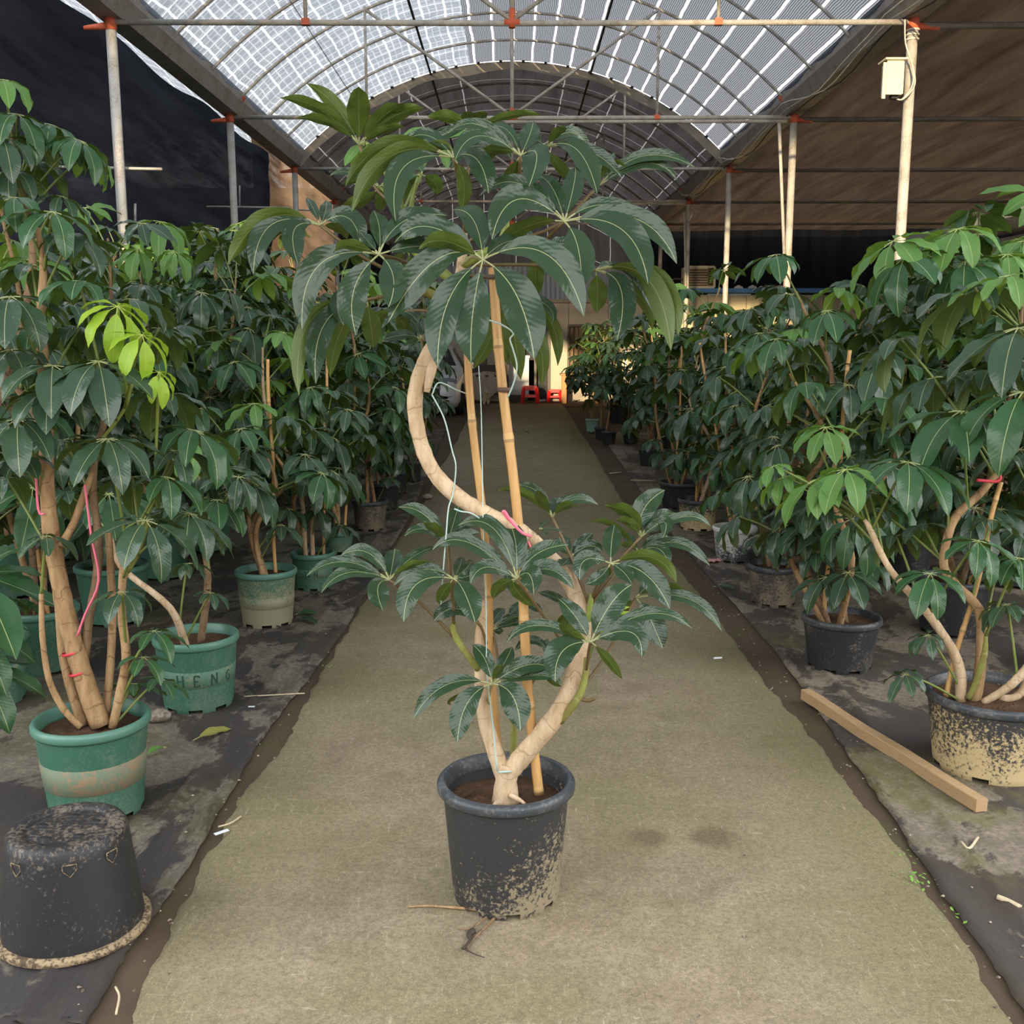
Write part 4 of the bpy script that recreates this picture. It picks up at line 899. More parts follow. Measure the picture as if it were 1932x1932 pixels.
def plain_bamboo(p, rng, H):
    a = p.c+V((rng.uniform(-.5, .5)*p.r, rng.uniform(-.5, .5)*p.r, 0)); a.z = p.sz-.03
    bamboo(p.root, a, a+V((rng.uniform(-.3, .3), rng.uniform(-.2, .2), H)), .010)

# --- left: the big nearest tree
c, r, h = pot_at(187, 1350, 1562, 214)
p = Plant('big many-stemmed tree in a rust-stained green pot behind the upturned pot', c)
p.pot(r, h, POT_GREEN, POT_RIM_G, (.34, .62, POT_GREEN_RUST), None, 0, .85)
Yc = c.y
def L1(u, v, dy=0.0): return PX(u, v, Yc+dy)
def ribbon(root, pts, r, m): mb = MB(); mb.tube(smooth(pts, 4), r, 5); part('ribbon', mb, m, root)
p.stem([L1(190, 1368), L1(165, 1300), L1(135, 1200), L1(115, 1110), L1(97, 1010), L1(88, 900), L1(88, 800, .05), L1(82, 700, .08), L1(78, 600, .1), L1(82, 500, .1), L1(70, 430, .1)], [.031, .031, .029, .027, .025, .022, .019, .017, .015, .012, .008], 0, BARK_TAN, 12)
p.stem([L1(158, 1368, .02), L1(140, 1320, .02), L1(120, 1240, .04), L1(112, 1150, .06), L1(104, 1060, .06)], [.016, .016, .015, .014, .012], 0, BARK_TAN, 10)
p.stem([L1(152, 1372, -.03), L1(118, 1335, -.04), L1(92, 1280, -.05), L1(80, 1200, -.05), L1(78, 1120, -.05)], [.011, .011, .010, .009, .007], 0, BARK_TAN, 8)
p.stem([L1(212, 1372, .0), L1(226, 1310), L1(238, 1240), L1(230, 1160), L1(232, 1080, .02), L1(240, 1030, .02)], [.014, .0145, .014, .013, .012, .007], 0, BARK_TAN, 9)
p.stem([L1(200, 1345, .05), L1(208, 1260, .06), L1(212, 1160, .08), L1(208, 1060, .08), L1(204, 990, .08)], [.014, .013, .013, .012, .010], 0, BARK_TAN, 9)
p.stem([L1(160, 1240, .02), L1(168, 1170, .03), L1(182, 1090, .04), L1(186, 1020, .05), L1(176, 930, .06), L1(180, 850, .06), L1(196, 800, .05), L1(190, 730, .05), L1(188, 690, .03)], [.014, .014, .0135, .013, .012, .011, .010, .008, .006], 0, BARK_DARK, 9)
p.stem([L1(115, 1030), L1(140, 985, .02), L1(160, 930, .04), L1(176, 890, .06)], [.013, .012, .011, .010], 0, BARK_TAN, 8)
p.stem([L1(280, 985, .1), L1(262, 1040, .1), L1(240, 1080, .06)][::-1], [.008, .008, .006], 0, BARK_GREEN, 8)
p.stem([L1(0, 700, .2), L1(30, 730, .2), L1(70, 790, .12), L1(88, 850, .05)][::-1], [.013, .012, .011, .009], 0, BARK_DARK, 8)
p.stem([L1(232, 1100, .05), L1(262, 1010, .1), L1(285, 955, .1), L1(292, 940, .1)], [.008, .008, .007, .006], 0, SHOOT, 8)
p.stem([L1(190, 830, .05), L1(215, 800, .05), L1(240, 760, .05), L1(250, 700, .05)], [.006, .006, .005, .004], 0, SHOOT, 7)
rg = random.Random(21)
for (u, v, dy, sz, m, n) in ((202, 828, -.12, .215, LEAF, 8), (275, 982, -.12, .205, LEAF, 7), (186, 682, -.10, .21, LEAF, 8), (34, 791, -.12, .20, LEAF, 8), (87, 1011, -.08, .12, LEAF, 6), (230, 1117, -.08, .13, LEAF, 6),
                             (245, 564, .10, .21, LEAF, 9), (28, 373, .05, .17, LEAF_MID, 8), (100, 400, .0, .17, LEAF_MID, 7), (140, 440, .1, .18, LEAF, 8), (20, 560, -.05, .24, LEAF, 8), (149, 530, .0, .17, LEAF_MID, 8), (60, 500, .15, .18, LEAF, 8),
                             (357, 968, .05, .19, LEAF, 8), (366, 812, .15, .22, LEAF_MID, 8), (330, 850, .1, .18, LEAF, 7), (100, 690, -.1, .20, LEAF, 8), (95, 740, -.06, .20, LEAF, 8), (300, 740, .25, .20, LEAF, 8), (150, 620, .2, .19, LEAF, 8), (20, 660, .05, .19, LEAF, 8),
                             (250, 900, .2, .18, LEAF, 7), (120, 830, .2, .18, LEAF, 7), (10, 900, .2, .17, LEAF, 7), (300, 620, .3, .18, LEAF, 8), (60, 620, .25, .18, LEAF_MID, 8), (315, 900, .0, .16, LEAF_MID, 7), (40, 860, -.05, .15, LEAF, 7)):
    p.leaf(L1(u, v, dy), sz, m, rg, n, (1, 2, 2, 3))
for (u, v, dy, sz, n) in ((222, 578, -.08, .17, 8), (268, 632, -.1, .14, 7), (300, 702, -.1, .10, 7)):
    p.leaf(L1(u, v, dy), sz, LEAF_LIME, rg, n, (2, 3, 5), SHOOT, .3, -.25, V((.5, -.5, .75)))
for (u, v, dy) in ((290, 1190, -.02), (270, 1240, .0), (300, 1280, .1), (250, 1290, .1)):
    p.leaf(L1(u, v, dy), .12, LEAF_MID, rg, 6, (1, 2))
for pts, rr in ((((66, 860), (72, 960), (84, 970)), .004), (((160, 915), (172, 1010), (186, 1095), (160, 1160), (146, 1200)), .004)):
    ribbon(p.root, [L1(*q, -.04) for q in pts], rr, RIBBON_PINK)
for (u, v) in ((137, 1230), (150, 1268)):
    mb = MB(); mb.lathe([(.0325, -.004), (.0345, 0), (.0325, .004)], 12, L1(u, v), Matrix.Rotation(-.25, 3, 'Y')); part('ribbon', mb, RIBBON_RED, p.root)

# --- left: further front-row trees
def row_tree(label, pot_px, mpot, rim, H, nst, hubs=(), band=None, text=None, a0=0.0, auto=0, near=True, seed=0, rb=.82, mats=(BARK_TAN,), z0=.6, rimw=.010, sticks=0, lean=.3, scale=1.0, flare=0.0, notches=8, lm=(LEAF, LEAF, LEAF_MID), young=.06):
    c, r, h = pot_at(*pot_px); p = Plant(label, c); p.pot(r, h, mpot, rim, band, text, a0, rb, notches, 32, rimw, flare); rng = random.Random(seed)
    auto_stems(p, H, nst, rng, .017, mats, lean)
    for hb_ in hubs:
        u, v, dy, sz = hb_[:4]; m = hb_[4] if len(hb_) > 4 else LEAF
        p.leaf(PX(u, v, c.y+dy), sz, m, rng, rng.choice((7, 8, 8)), (1, 2, 3), STALK)
    if auto: auto_leaves(p, rng, auto, z0, scale, near, lm, young)
    for _ in range(sticks): plain_bamboo(p, rng, rng.uniform(.9, 1.4))
    return p
GB = lambda: (.36, .60, POT_GREEN_B)
p2 = row_tree('low two-trunked tree in a clean green pot with the letters HENG', (377, 1195, 1347, 158), POT_GREEN, POT_RIM_G, 1.0, 2, [(353, 1063, -.05, .12), (398, 1118, -.05, .10), (410, 943, .0, .20, LEAF_MID), (420, 880, .1, .22), (330, 960, .1, .17), (450, 900, -.05, .19), (395, 1020, .1, .12), (372, 900, .15, .17)], GB(), 'HENG', -1.80, 6, True, 3, .86, (BARK_DARK, BARK), .75)
p3 = row_tree('low tree in a silted olive-green pot beyond the lettered green pot', (506, 1072, 1186, 116), POT_GREEN_DIRTY, POT_RIM_G, 1.0, 3, [(480, 915, -.05, .20), (530, 990, -.1, .16), (470, 860, .0, .21), (545, 960, .0, .15), (440, 940, .1, .17)], (.34, .55, POT_GREEN_DIRTY), None, 0, 20, True, 4, .86, (BARK_TAN,), .55, .010, 1)
p4 = row_tree('tree in a green pot with a lettered band, leaves hanging over the rim', (592, 1040, 1116, 84), POT_GREEN, POT_RIM_G, 1.5, 3, [(598, 958, -.1, .20), (640, 990, .0, .15), (560, 900, .0, .2), (640, 870, .1, .2)], GB(), 'HN', -1.75, 36, True, 5, .88, (BARK, BARK_TAN), .55, .010, 1)
p4b = row_tree('tree in a small pale green pot half hidden behind a greener pot', (640, 1000, 1046, 58), POT_GREEN_B, POT_RIM_G, 1.9, 2, [], None, None, 0, 26, False, 6, .88, (BARK_TAN,), .8, .008, 1)
p5 = row_tree('tree in a grey mud-stained pot with a bent bare branch, left row', (699, 943, 1003, 68), POT_GREYBROWN, POT_RIM_B, 1.45, 3, [(680, 840, -.05, .19), (715, 870, -.05, .17), (668, 895, 0, .2), (735, 900, -.1, .14)], None, None, 0, 42, False, 7, .88, (BARK_DARK, BARK_TAN), .5)
left_front = [((728, 909, 964, 56), 1.9), ((750, 888, 934, 44), 2.0), ((778, 868, 911, 40), 1.9)]
words_n = ('sixth', 'seventh', 'eighth', 'ninth', 'tenth', 'eleventh')
for k, (px, H) in enumerate(left_front):
    row_tree(f'tree in a black pot, {words_n[k]} from the front of the left row', px, POT_BLACK, POT_RIM_B, H, 3, [], None, None, 0, 40, False, 30+k, .84, (BARK_DARK, BARK_TAN), .45, .010, 1, .35, 1.0)
p0 = row_tree('tall tree in a green pot, cut by the left edge', (-18, 1195, 1342, 158), POT_GREEN, POT_RIM_G, 2.1, 3, [], GB(), 'HE', -.95, 0, True, 8, .86, (BARK_TAN, BARK_DARK), .6)
Y0_ = p0.c.y
def L0(u, v, dy=0.0): return PX(u, v, Y0_+dy)
p0.stem([L0(-10, 1180), L0(-30, 900), L0(10, 700), L0(60, 520), L0(50, 400), L0(30, 300), L0(20, 215)], [.02, .02, .018, .016, .013, .010, .006], 0, BARK_DARK, 8)
for (u, v, dy, sz, m) in ((30, 215, -.1, .22, LEAF_MID), (95, 235, .0, .21, LEAF_MID), (150, 265, -.05, .20, LEAF_MID), (5, 150, -.1, .17, LEAF_YOUNG), (165, 290, .1, .18, LEAF_YOUNG), (60, 260, .15, .2, LEAF), (5, 260, -.2, .2, LEAF), (20, 320, -.1, .18, LEAF), (115, 370, -.05, .15, LEAF), (70, 310, .1, .18, LEAF_MID)):
    p0.leaf(L0(u, v, dy), sz, m, rg, 8, (2, 3, 5, 3))
for (u, v, dy, sz) in ((-40, 1085, -.9, .30), (-50, 1190, -1.0, .22), (-40, 1260, -1.0, .22), (-10, 1080, .0, .16), (30, 1130, .1, .13), (40, 950, .2, .18), (0, 1010, .1, .16)):
    p0.leaf(L0(u, v, dy), sz, LEAF_MID, rg, 8, (1, 0, 1), STALK, .1)

# --- right: the near tree and the front row
c, r, h = pot_at(1862, 1302, 1480, 248)
p = Plant('nearest right tree, pale sprawling stems in a pot caked with yellow mud', c)
p.pot(r, h, POT_MUD, POT_RIM_B, None, None, 0, .86, 6, 44, .012)
Yr = c.y
def R1(u, v, dy=0.0): return PX(u, v, Yr+dy)
p.stem([R1(1812, 1322, .0), R1(1812, 1270), R1(1796, 1225), R1(1760, 1170), R1(1722, 1125), R1(1700, 1100), R1(1680, 1075), R1(1660, 1040), R1(1640, 995), R1(1630, 980)], [.018, .018, .017, .015, .014, .013, .011, .011, .010, .006], 0, BARK, 10)
p.stem([R1(1645, 1000), R1(1630, 950), R1(1612, 910)], .004, .003, SHOOT, 6)
p.stem([R1(1838, 1325, .02), R1(1848, 1270, .02), R1(1852, 1180, .03), R1(1840, 1140, .04), R1(1800, 1100, .06), R1(1780, 1060, .08), R1(1800, 980, .1), R1(1845, 935, .1), R1(1885, 890, .1)], [.021, .020, .018, .017, .016, .015, .015, .014, .012], 0, BARK_TAN, 10)
p.stem([R1(1826, 1318, -.02), R1(1840, 1290, -.03), R1(1850, 1260, -.04), R1(1858, 1230, -.05), R1(1860, 1200, -.05)], [.010, .011, .011, .011, .007], 0, BARK_GREEN, 8)
p.stem([R1(1855, 1325, -.02), R1(1890, 1305, -.05), R1(1920, 1280, -.07), R1(1950, 1240, -.08), R1(1955, 1180, -.05)], [.012, .014, .016, .016, .012], 0, BARK, 9)
p.stem([R1(1885, 1318, .0), R1(1915, 1315, -.02), R1(1935, 1290, -.02), R1(1960, 1200, .0), R1(1975, 1000, .05), R1(1975, 760, .05), R1(1960, 600, .05)], [.014, .014, .014, .013, .012, .010, .008], 0, BARK, 9)
bamboo(p.root, R1(1785, 1315, .03), R1(1890, 910, .12), .010)
for (u, v, dy, sz, m) in ((1596, 886, -.05, .20, LEAF_YOUNG), (1712, 872, -.08, .23, LEAF_MID), (1461, 879, .05, .10, LEAF_YOUNG), (1540, 905, .0, .19, LEAF_YOUNG), (1755, 1082, -.15, .165, LEAF_MID), (1844, 1020, -.12, .165, LEAF_MID), (1922, 1053, -.10, .17, LEAF_MID), (1751, 1198, -.05, .10, LEAF), (1708, 1272, -.05, .11, LEAF), (1560, 940, .1, .16, LEAF),
                         (1480, 900, .1, .13, LEAF_YOUNG), (1640, 930, .15, .14, LEAF), (1921, 619, -.05, .30, LEAF), (1761, 713, .3, .27, LEAF), (1813, 776, .0, .27, LEAF_MID), (1930, 740, -.15, .30, LEAF_MID), (1838, 545, .25, .28, LEAF), (1905, 520, .1, .20, LEAF_YOUNG), (1700, 640, .45, .22, LEAF), (1870, 700, .2, .22, LEAF), (1790, 900, .1, .15, LEAF), (1870, 980, .1, .13, LEAF), (1690, 1010, .2, .16, LEAF), (1740, 990, .2, .15, LEAF), (1900, 1140, -.05, .13, LEAF), (1880, 1080, .15, .14, LEAF), (1910, 860, .2, .18, LEAF), (1650, 960, .3, .16, LEAF), (1935, 680, .1, .2, LEAF)):
    p.leaf(R1(u, v, dy), sz, m, rg, 8, (1, 2, 2, 3), STALK, .22)
for (u, v) in ((1885, 908),):
    mb = MB(); mb.tube(smooth([R1(u-42, v-2, .0), R1(u-20, v, .0), R1(u-4, v, .0), R1(u+2, v-8, .0), R1(u-6, v-20, .0)], 4), .006, 5); part('ribbon', mb, RIBBON_RED, p.root)
q2 = row_tree('tree whose leaves hang over its plain black pot, second along the right row', (1582, 1160, 1273, 148), POT_BLACK, POT_RIM_B, 1.75, 4, [(1559, 1089, -.2, .19), (1600, 1080, -.25, .19), (1640, 1060, -.1, .19), (1520, 990, .0, .18), (1500, 960, .05, .17), (1620, 1000, .0, .2), (1570, 1010, -.1, .18), (1540, 1040, -.05, .16)], None, None, 0, 38, True, 12, .84, (BARK_TAN, BARK_DARK), .5, .012, 1)
q3 = row_tree('tree in a dusty grey pot, third along the right row', (1458, 1063, 1147, 100), POT_GREYBROWN, POT_RIM_B, 1.6, 3, [(1472, 1020, -.15, .15), (1490, 960, 0, .18), (1420, 960, .0, .17), (1440, 900, .1, .2), (1430, 1010, -.1, .13)], None, None, 0, 36, True, 13, .86, (BARK_TAN,), .45, .010, 1)
q4 = row_tree('tree in a chipped white pot, right row', (1384, 992, 1064, 84), POT_WHITE, mat('white rim', (.68, .68, .66), .5), 1.7, 3, [(1400, 945, 0, .16), (1370, 900, 0, .18), (1420, 870, .1, .2)], None, None, 0, 34, True, 14, .84, (BARK_TAN, BARK), .5, .010, 2)
q5 = row_tree('tree with straight pale trunk in a mud-flecked pot beyond the white pot', (1316, 940, 1002, 78), POT_MUD, POT_RIM_B, 1.95, 3, [(1310, 820, -.1, .2), (1285, 870, -.1, .17), (1330, 740, 0, .2)], None, None, 0, 30, False, 15, .88, (BARK_TAN, BARK), .5, .010, 2)
q6 = row_tree('tree in a black pot just behind the mud-flecked one, right row', (1284, 908, 961, 84), POT_BLACK, POT_RIM_B, 1.9, 4, [(1250, 850, -.1, .2), (1230, 830, -.1, .17)], None, None, 0, 36, False, 16, .86, (BARK_TAN,), .5, .010, 2, .45)
q7 = row_tree('slender tree in a small black pot beside the path, far right row', (1149, 813, 839, 29), POT_BLACK, POT_RIM_B, 1.35, 1, [], None, None, 0, 16, False, 17, .84, (BARK_TAN,), .55, .01, 0, .1)
q8 = row_tree('slim tree in a small black pot behind the pale teal bucket', (1133, 806, 829, 25), POT_BLACK, POT_RIM_B, 1.6, 1, [], None, None, 0, 18, False, 18, .84, (BARK_TAN,), .7, .01, 0, .1)
q9 = row_tree('slim tree in a pale teal bucket beside the far path', (1117, 790, 816, 27), POT_TEAL, POT_TEAL, 1.7, 2, [], None, None, 0, 22, False, 19, .84, (BARK_TAN,), .6, .01, 0, .2)
q10 = row_tree('bushy tree in a black pot right of the small black pots', (1190, 812, 838, 34), POT_BLACK, POT_RIM_B, 1.75, 3, [], None, None, 0, 44, False, 20, .84, (BARK_TAN,), .45, .01, 0, .4)
q11 = row_tree('bushy tree in a black pot midway along the right row', (1225, 845, 880, 44), POT_BLACK, POT_RIM_B, 1.75, 3, [], None, None, 0, 44, False, 23, .84, (BARK_TAN,), .45, .01, 1, .4)

# --- the mass of trees behind the front rows
ORD = ('first', 'second', 'third', 'fourth', 'fifth', 'sixth', 'seventh', 'eighth', 'ninth', 'tenth', 'eleventh')
ROWN = ('second', 'third', 'fourth', 'fifth')
def mass_tree(x, y, H, seed, side, row, auto=36, lm=(LEAF, LEAF, LEAF_MID), z0=.7, near=False, young=.06, sticks=1, label=None, group=None, k=0):
    rng = random.Random(seed); c = V((x, y, .008))
    p = Plant(label or f'tall umbrella tree {side} of the path, {ORD[k-1]} from the front in the {ROWN[row]} row', c, group or f'tall trees massed {side} of the path')
    green = side == 'left' and y < 8
    p.pot(rng.uniform(.17, .20), rng.uniform(.28, .34), POT_GREEN if green else POT_BLACK, POT_RIM_G if green else POT_RIM_B, None, None, 0, .84, 6, 24, .011)
    auto_stems(p, H, rng.choice((3, 4)), rng, .017, (BARK_TAN, BARK_DARK), .45)
    auto_leaves(p, rng, auto, z0, 1.0, near, lm, young)
    for _ in range(sticks): plain_bamboo(p, rng, rng.uniform(1.0, 1.5))
    return p
rg = random.Random(77); sd_ = 200
for row, (x0, ys_) in enumerate(((-2.25, [4.6, 5.5, 6.4, 7.3, 8.3, 9.4, 10.6, 12.0, 13.4, 15]), (-3.05, [4.9, 5.9, 7.0, 8.1, 9.3, 10.6, 12.2, 14.0]), (-3.95, [5.6, 6.8, 8.0, 9.4, 11.0, 13]))):
    for kk, y in enumerate(ys_):
        sd_ += 1; mass_tree(x0+rg.uniform(-.15, .15), y+rg.uniform(-.15, .15), 1.95+rg.uniform(-.1, .30)+.1*(row > 0), sd_, 'left', row, 60 if row == 0 else 42, (LEAF, LEAF, LEAF, LEAF_MID) if row == 0 else (LEAF, LEAF_MID, LEAF_MID), .55 if row == 0 else 1.0, False, .05 if row == 0 else .16, k=kk+1)
for row, (x0, ys_) in enumerate(((2.35, [5.3, 6.2, 7.1, 8.1, 9.2, 10.4, 11.6, 13, 14.5]), (3.05, [5.2, 6.2, 7.2, 8.4, 9.8, 11.2, 12.8, 14.6]), (3.9, [6.0, 7.3, 8.6, 10.2, 12.0, 14]), (4.9, [6.6, 8.2, 10, 12]))):
    for kk, y in enumerate(ys_):
        sd_ += 1; mass_tree(x0+rg.uniform(-.15, .15), y+rg.uniform(-.15, .15), (1.85 if y < 7.5 else 1.62 if y < 11 else 1.50)+rg.uniform(-.1, .16), sd_, 'right', row, 60 if row == 0 else 42, (LEAF, LEAF, LEAF_MID), .45 if row == 0 else .9, False, .05, k=kk+1)
# tall pale-leaved crowns over the right row
pr = mass_tree(2.65, 4.5, 1.95, 901, 'right', 0, 14, (LEAF, LEAF_MID), 1.2, True, .1, 1, 'tall tree with light fresh leaves rising highest at the right edge', 'potted umbrella trees in the rows')
for (u, v, dy, sz, m) in ((1807, 432, .0, .27, LEAF_YOUNG), (1685, 455, .0, .27, LEAF_YOUNG), (1707, 487, -.1, .27, LEAF_MID), (1821, 494, -.05, .27, LEAF_MID), (1900, 480, .0, .22, LEAF_YOUNG), (1760, 520, .1, .2, LEAF), (1930, 455, .1, .2, LEAF_YOUNG)):
    pr.leaf(PX(u, v, 4.5+dy), sz, m, rg, 8, (2, 3, 1), STALK, .25)
pl = mass_tree(-2.5, 6.5, 2.2, 902, 'left', 0, 14, (LEAF, LEAF_MID), 1.4, True, .1, 0, 'tree with a rosette of fresh light green leaves topping the left row', 'potted umbrella trees in the rows')
for (u, v, dy, sz, m) in ((302, 418, .0, .26, LEAF_YOUNG), (330, 475, -.1, .2, LEAF_YOUNG), (262, 470, .0, .22, LEAF_YOUNG), (379, 552, -.4, .26, LEAF), (470, 620, -.2, .24, LEAF), (520, 600, -.1, .22, LEAF), (410, 650, -.3, .22, LEAF)):
    pl.leaf(PX(u, v, 6.3+dy), sz, m, rg, 8, (2, 3, 3), STALK, .25)

# ------------------------------------------------------------------ the hut at the end of the path
PANEL = dirty_mat('cream hut panel', (.52, .47, .38), (.40, .35, .27), .25, 1.2, .6)
PANEL_Y = dirty_mat('pale yellow hut panel', (.66, .57, .36), (.5, .42, .28), .2, 1.2, .6)
FRAME_DK = mat('dark window frame', (.09, .075, .06), .5)
CURTAIN = dirty_mat('brown window curtain', (.30, .22, .13), (.18, .12, .07), .5, 9, .7)
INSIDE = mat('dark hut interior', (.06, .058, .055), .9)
WHITE_P = mat('white plastic', (.72, .75, .78), .4)
YW = 26.2
def wx(u, Y=YW): return PX(u, 700, Y).x
def wz(v, Y=YW): return PX(966, v, Y).z
ZT = wz(571)
t = struct_root('wall_hut', 'cream prefabricated hut wall across the end of the path', (0, YW, 0))
xs = [-2.9, -1.95, -1.0, wx(957)]
for a, b in zip(xs, xs[1:]):
    mb = MB(); mb.box(((a+b)/2, YW+.03, ZT/2), (b-a-.012, .06, ZT)); part('panel', mb, PANEL, t)
for a, b in ((wx(1038), wx(1072)), (wx(1146), wx(1180)), (wx(1181), wx(1212))):
    mb = MB(); mb.box(((a+b)/2, YW+.03, ZT/2), (b-a-.012, .06, ZT)); part('panel', mb, PANEL, t)
mb = MB(); mb.box(((wx(957)+wx(1038))/2, YW+.03, (wz(592)+ZT)/2), (wx(1038)-wx(957)-.012, .06, ZT-wz(592))); part('panel', mb, PANEL, t)
for z0, z1 in ((0, wz(702)), (wz(614), ZT)):
    mb = MB(); mb.box(((wx(1072)+wx(1146))/2, YW+.03, (z0+z1)/2), (wx(1146)-wx(1072)-.012, .06, z1-z0)); part('panel', mb, PANEL, t)
mb = MB(); mb.box((.2, YW-.02, ZT+.04), (6.4, .16, .09)); part('eave_beam', mb, STEEL_DK, t)
# barred window
t = struct_root('window_1', 'barred window with brown curtains in the hut wall', (wx(1109), YW, wz(658)))
x0, x1, z0, z1 = wx(1072), wx(1146), wz(702), wz(614)
for a, b in (((x0, z0), (x1, z0)), ((x0, z1), (x1, z1)), ((x0, z0), (x0, z1)), ((x1, z0), (x1, z1))):
    mb = MB(); mb.bar((a[0], YW-.01, a[1]), (b[0], YW-.01, b[1]), .05, .06); part('frame', mb, FRAME_DK, t)
for f in (.33, .66):
    mb = MB(); mb.bar((x0, YW-.02, z0+(z1-z0)*f), (x1, YW-.02, z0+(z1-z0)*f), .03); part('rail', mb, FRAME_DK, t)
for i in range(1, 8):
    mb = MB(); xx = x0+(x1-x0)*i/8; mb.tube([(xx, YW-.03, z0), (xx, YW-.03, z1)], .008, 5); part('bar', mb, FRAME_DK, t)
mb = MB(); mb.grid(lambda a, b: V((x0+(x1-x0)*a, YW+.08+.02*math.sin(a*40), z0+(z1-z0)*b)), 40, 2); part('curtain', mb, CURTAIN, t)
t = struct_root('window_2', 'small brown window low in the hut wall left of the door', (wx(906), YW, wz(665)))
x0, x1, z0, z1 = wx(896), wx(918), wz(689), wz(642)
for a, b in (((x0, z0), (x1, z0)), ((x0, z1), (x1, z1)), ((x0, z0), (x0, z1)), ((x1, z0), (x1, z1))):
    mb = MB(); mb.bar((a[0], YW-.02, a[1]), (b[0], YW-.02, b[1]), .04, .05); part('frame', mb, FRAME_DK, t)
mb = MB(); mb.box(((x0+x1)/2, YW-.008, (z0+z1)/2), (x1-x0, .008, z1-z0)); part('pane', mb, CURTAIN, t)
# doorway: dark room behind it
t = struct_root('door_1', 'open doorway of the hut with a dark room behind', (wx(998), YW, 0))
x0, x1 = wx(958), wx(1038)
mb = MB(); mb.box(((x0+x1)/2, YW+2.2, 1.2), (3.4, .05, 2.4)); part('back_panel', mb, INSIDE, t)
for s_, xx in ((-1, x0-1.0), (1, x1+1.0)):
    mb = MB(); mb.box((xx, YW+1.15, 1.2), (.05, 2.1, 2.4)); part('side_panel', mb, INSIDE, t)
mb = MB(); mb.box(((x0+x1)/2, YW+1.15, 2.42), (3.4, 2.1, .05)); part('top_panel', mb, INSIDE, t)
for xx in (x0, x1-.03, wx(1010)):
    mb = MB(); mb.bar((xx, YW-.01, .0), (xx, YW-.01, wz(592)), .06, .09); part('jamb', mb, FRAME_DK, t)
mb = MB(); mb.box(((wx(1012)+x1)/2, YW+.02, 1.0), (x1-wx(1012)-.08, .02, 1.95)); part('door_leaf', mb, mat('dark glass door', (.05, .055, .06), .15), t)
t = thing('chest_freezer', 'white chest seen just inside the hut door', 'appliance', (wx(972), YW+.75, 0))
mb = MB(); mb.box((wx(974), YW+.75, .62), (.66, .5, .95)); part('body', mb, WHITE_P, t)
mb = MB(); mb.box((wx(974), YW+.74, 1.125), (.70, .54, .06)); part('lid', mb, WHITE_P, t)
mb = MB(); mb.box((wx(974), YW+.49, .07), (.62, .04, .14)); part('foot', mb, FRAME_DK, t)
# corrugated clear sheet above the hut
CLEAR = bpy.data.materials.new('corrugated pale sheet'); CLEAR.use_nodes = True; g = NT(CLEAR); g.t.nodes.remove(g.b)
d_ = g.n('BsdfDiffuse'); d_.inputs[0].default_value = (.42, .46, .52, 1); tl_ = g.n('BsdfTranslucent'); g.set(tl_.inputs[0], (.50, .56, .66)); mx_ = g.n('MixShader'); mx_.inputs[0].default_value = .6
g.t.links.new(d_.outputs[0], mx_.inputs[1]); g.t.links.new(tl_.outputs[0], mx_.inputs[2]); g.t.links.new(mx_.outputs[0], g.out.inputs[0])
for i in range(7):
    mb = MB(); a0 = -3.3+i*.95
    mb.grid(lambda a, b: V((a0+.95*a, YW+.12+.02*math.sin(a*6.28*8)+.02*(i % 2)+.25*b, ZT+.06+.86*b)), 64, 2); part('sheet', mb, CLEAR, t) if False else struct('roof_sheet', mb, CLEAR, f'pale corrugated translucent sheet above the hut, number {i+1} from the west')
# hut on the right: yellow wall, blue roof edge
YH = 26.6
t = struct_root('wall_side_hut', 'pale yellow hut wall under a blue roof edge', (6, YH, 0))
hx0 = PX(1256, 560, YH).x
for i in range(6):
    a = hx0+.1+i*.98; mb = MB(); mb.box((a+.485, YH+.03, 1.34), (.965, .06, 2.68)); part('panel', mb, PANEL_Y, t)
BLUE = mat('blue painted roof edge', (.06, .27, .66), .45)
mb = MB(); mb.box((hx0+3.0, YH-.12, wz(549, YH)), (6.3, .5, .10)); part('roof_edge', mb, BLUE, t)
mb = MB(); mb.box((hx0+3.0, YH+1.2, wz(549, YH)+.03), (6.3, 2.2, .05)); part('roof_slab', mb, STEEL_DK, t)
mb = MB(); mb.box((PX(1375, 556, YH).x, YH-.05, wz(556, YH)), (1.1, .06, .05)); part('tube_lamp', mb, WHITE_P, t)
for i in range(4):
    mb = MB(); x_ = PX(1392+i*26, 540, YH).x; mb.lathe([(.13, 0), (.10, .05), (.02, .09)], 10, (x_, YH-.1, wz(549, YH)+.05)); part('ridge_cap', mb, WHITE_P, t)
# air conditioner on its roof
ac = PX(1318, 525, YH-.1); t = thing('air_conditioner', 'cream air conditioner unit standing on the blue roof edge', 'air conditioner', V((ac.x, YH-.05, wz(549, YH)+.05)))
za = wz(549, YH)+.05
mb = MB(); mb.box((ac.x-.08, YH+.02, za+.27), (.62, .38, .50)); part('case', mb, CREAM, t)
for a, b in (((-.36, .03), (.36, .03)), ((-.36, .53), (.36, .53)), ((-.36, .03), (-.36, .53)), ((.36, .03), (.36, .53))):
    mb = MB(); mb.bar((ac.x+a[0]+.02, YH-.20, za+a[1]), (ac.x+b[0]+.02, YH-.20, za+b[1]), .05, .06); part('frame', mb, CREAM, t)
for i in range(7):
    mb = MB(); mb.box((ac.x+.02, YH-.19, za+.08+i*.063), (.66, .03, .035), Matrix.Rotation(.5, 3, 'X')); part('slat', mb, CURTAIN, t)
mb = MB(); mb.box((ac.x, YH, za+.01), (.6, .3, .03)); part('foot', mb, FRAME_DK, t)
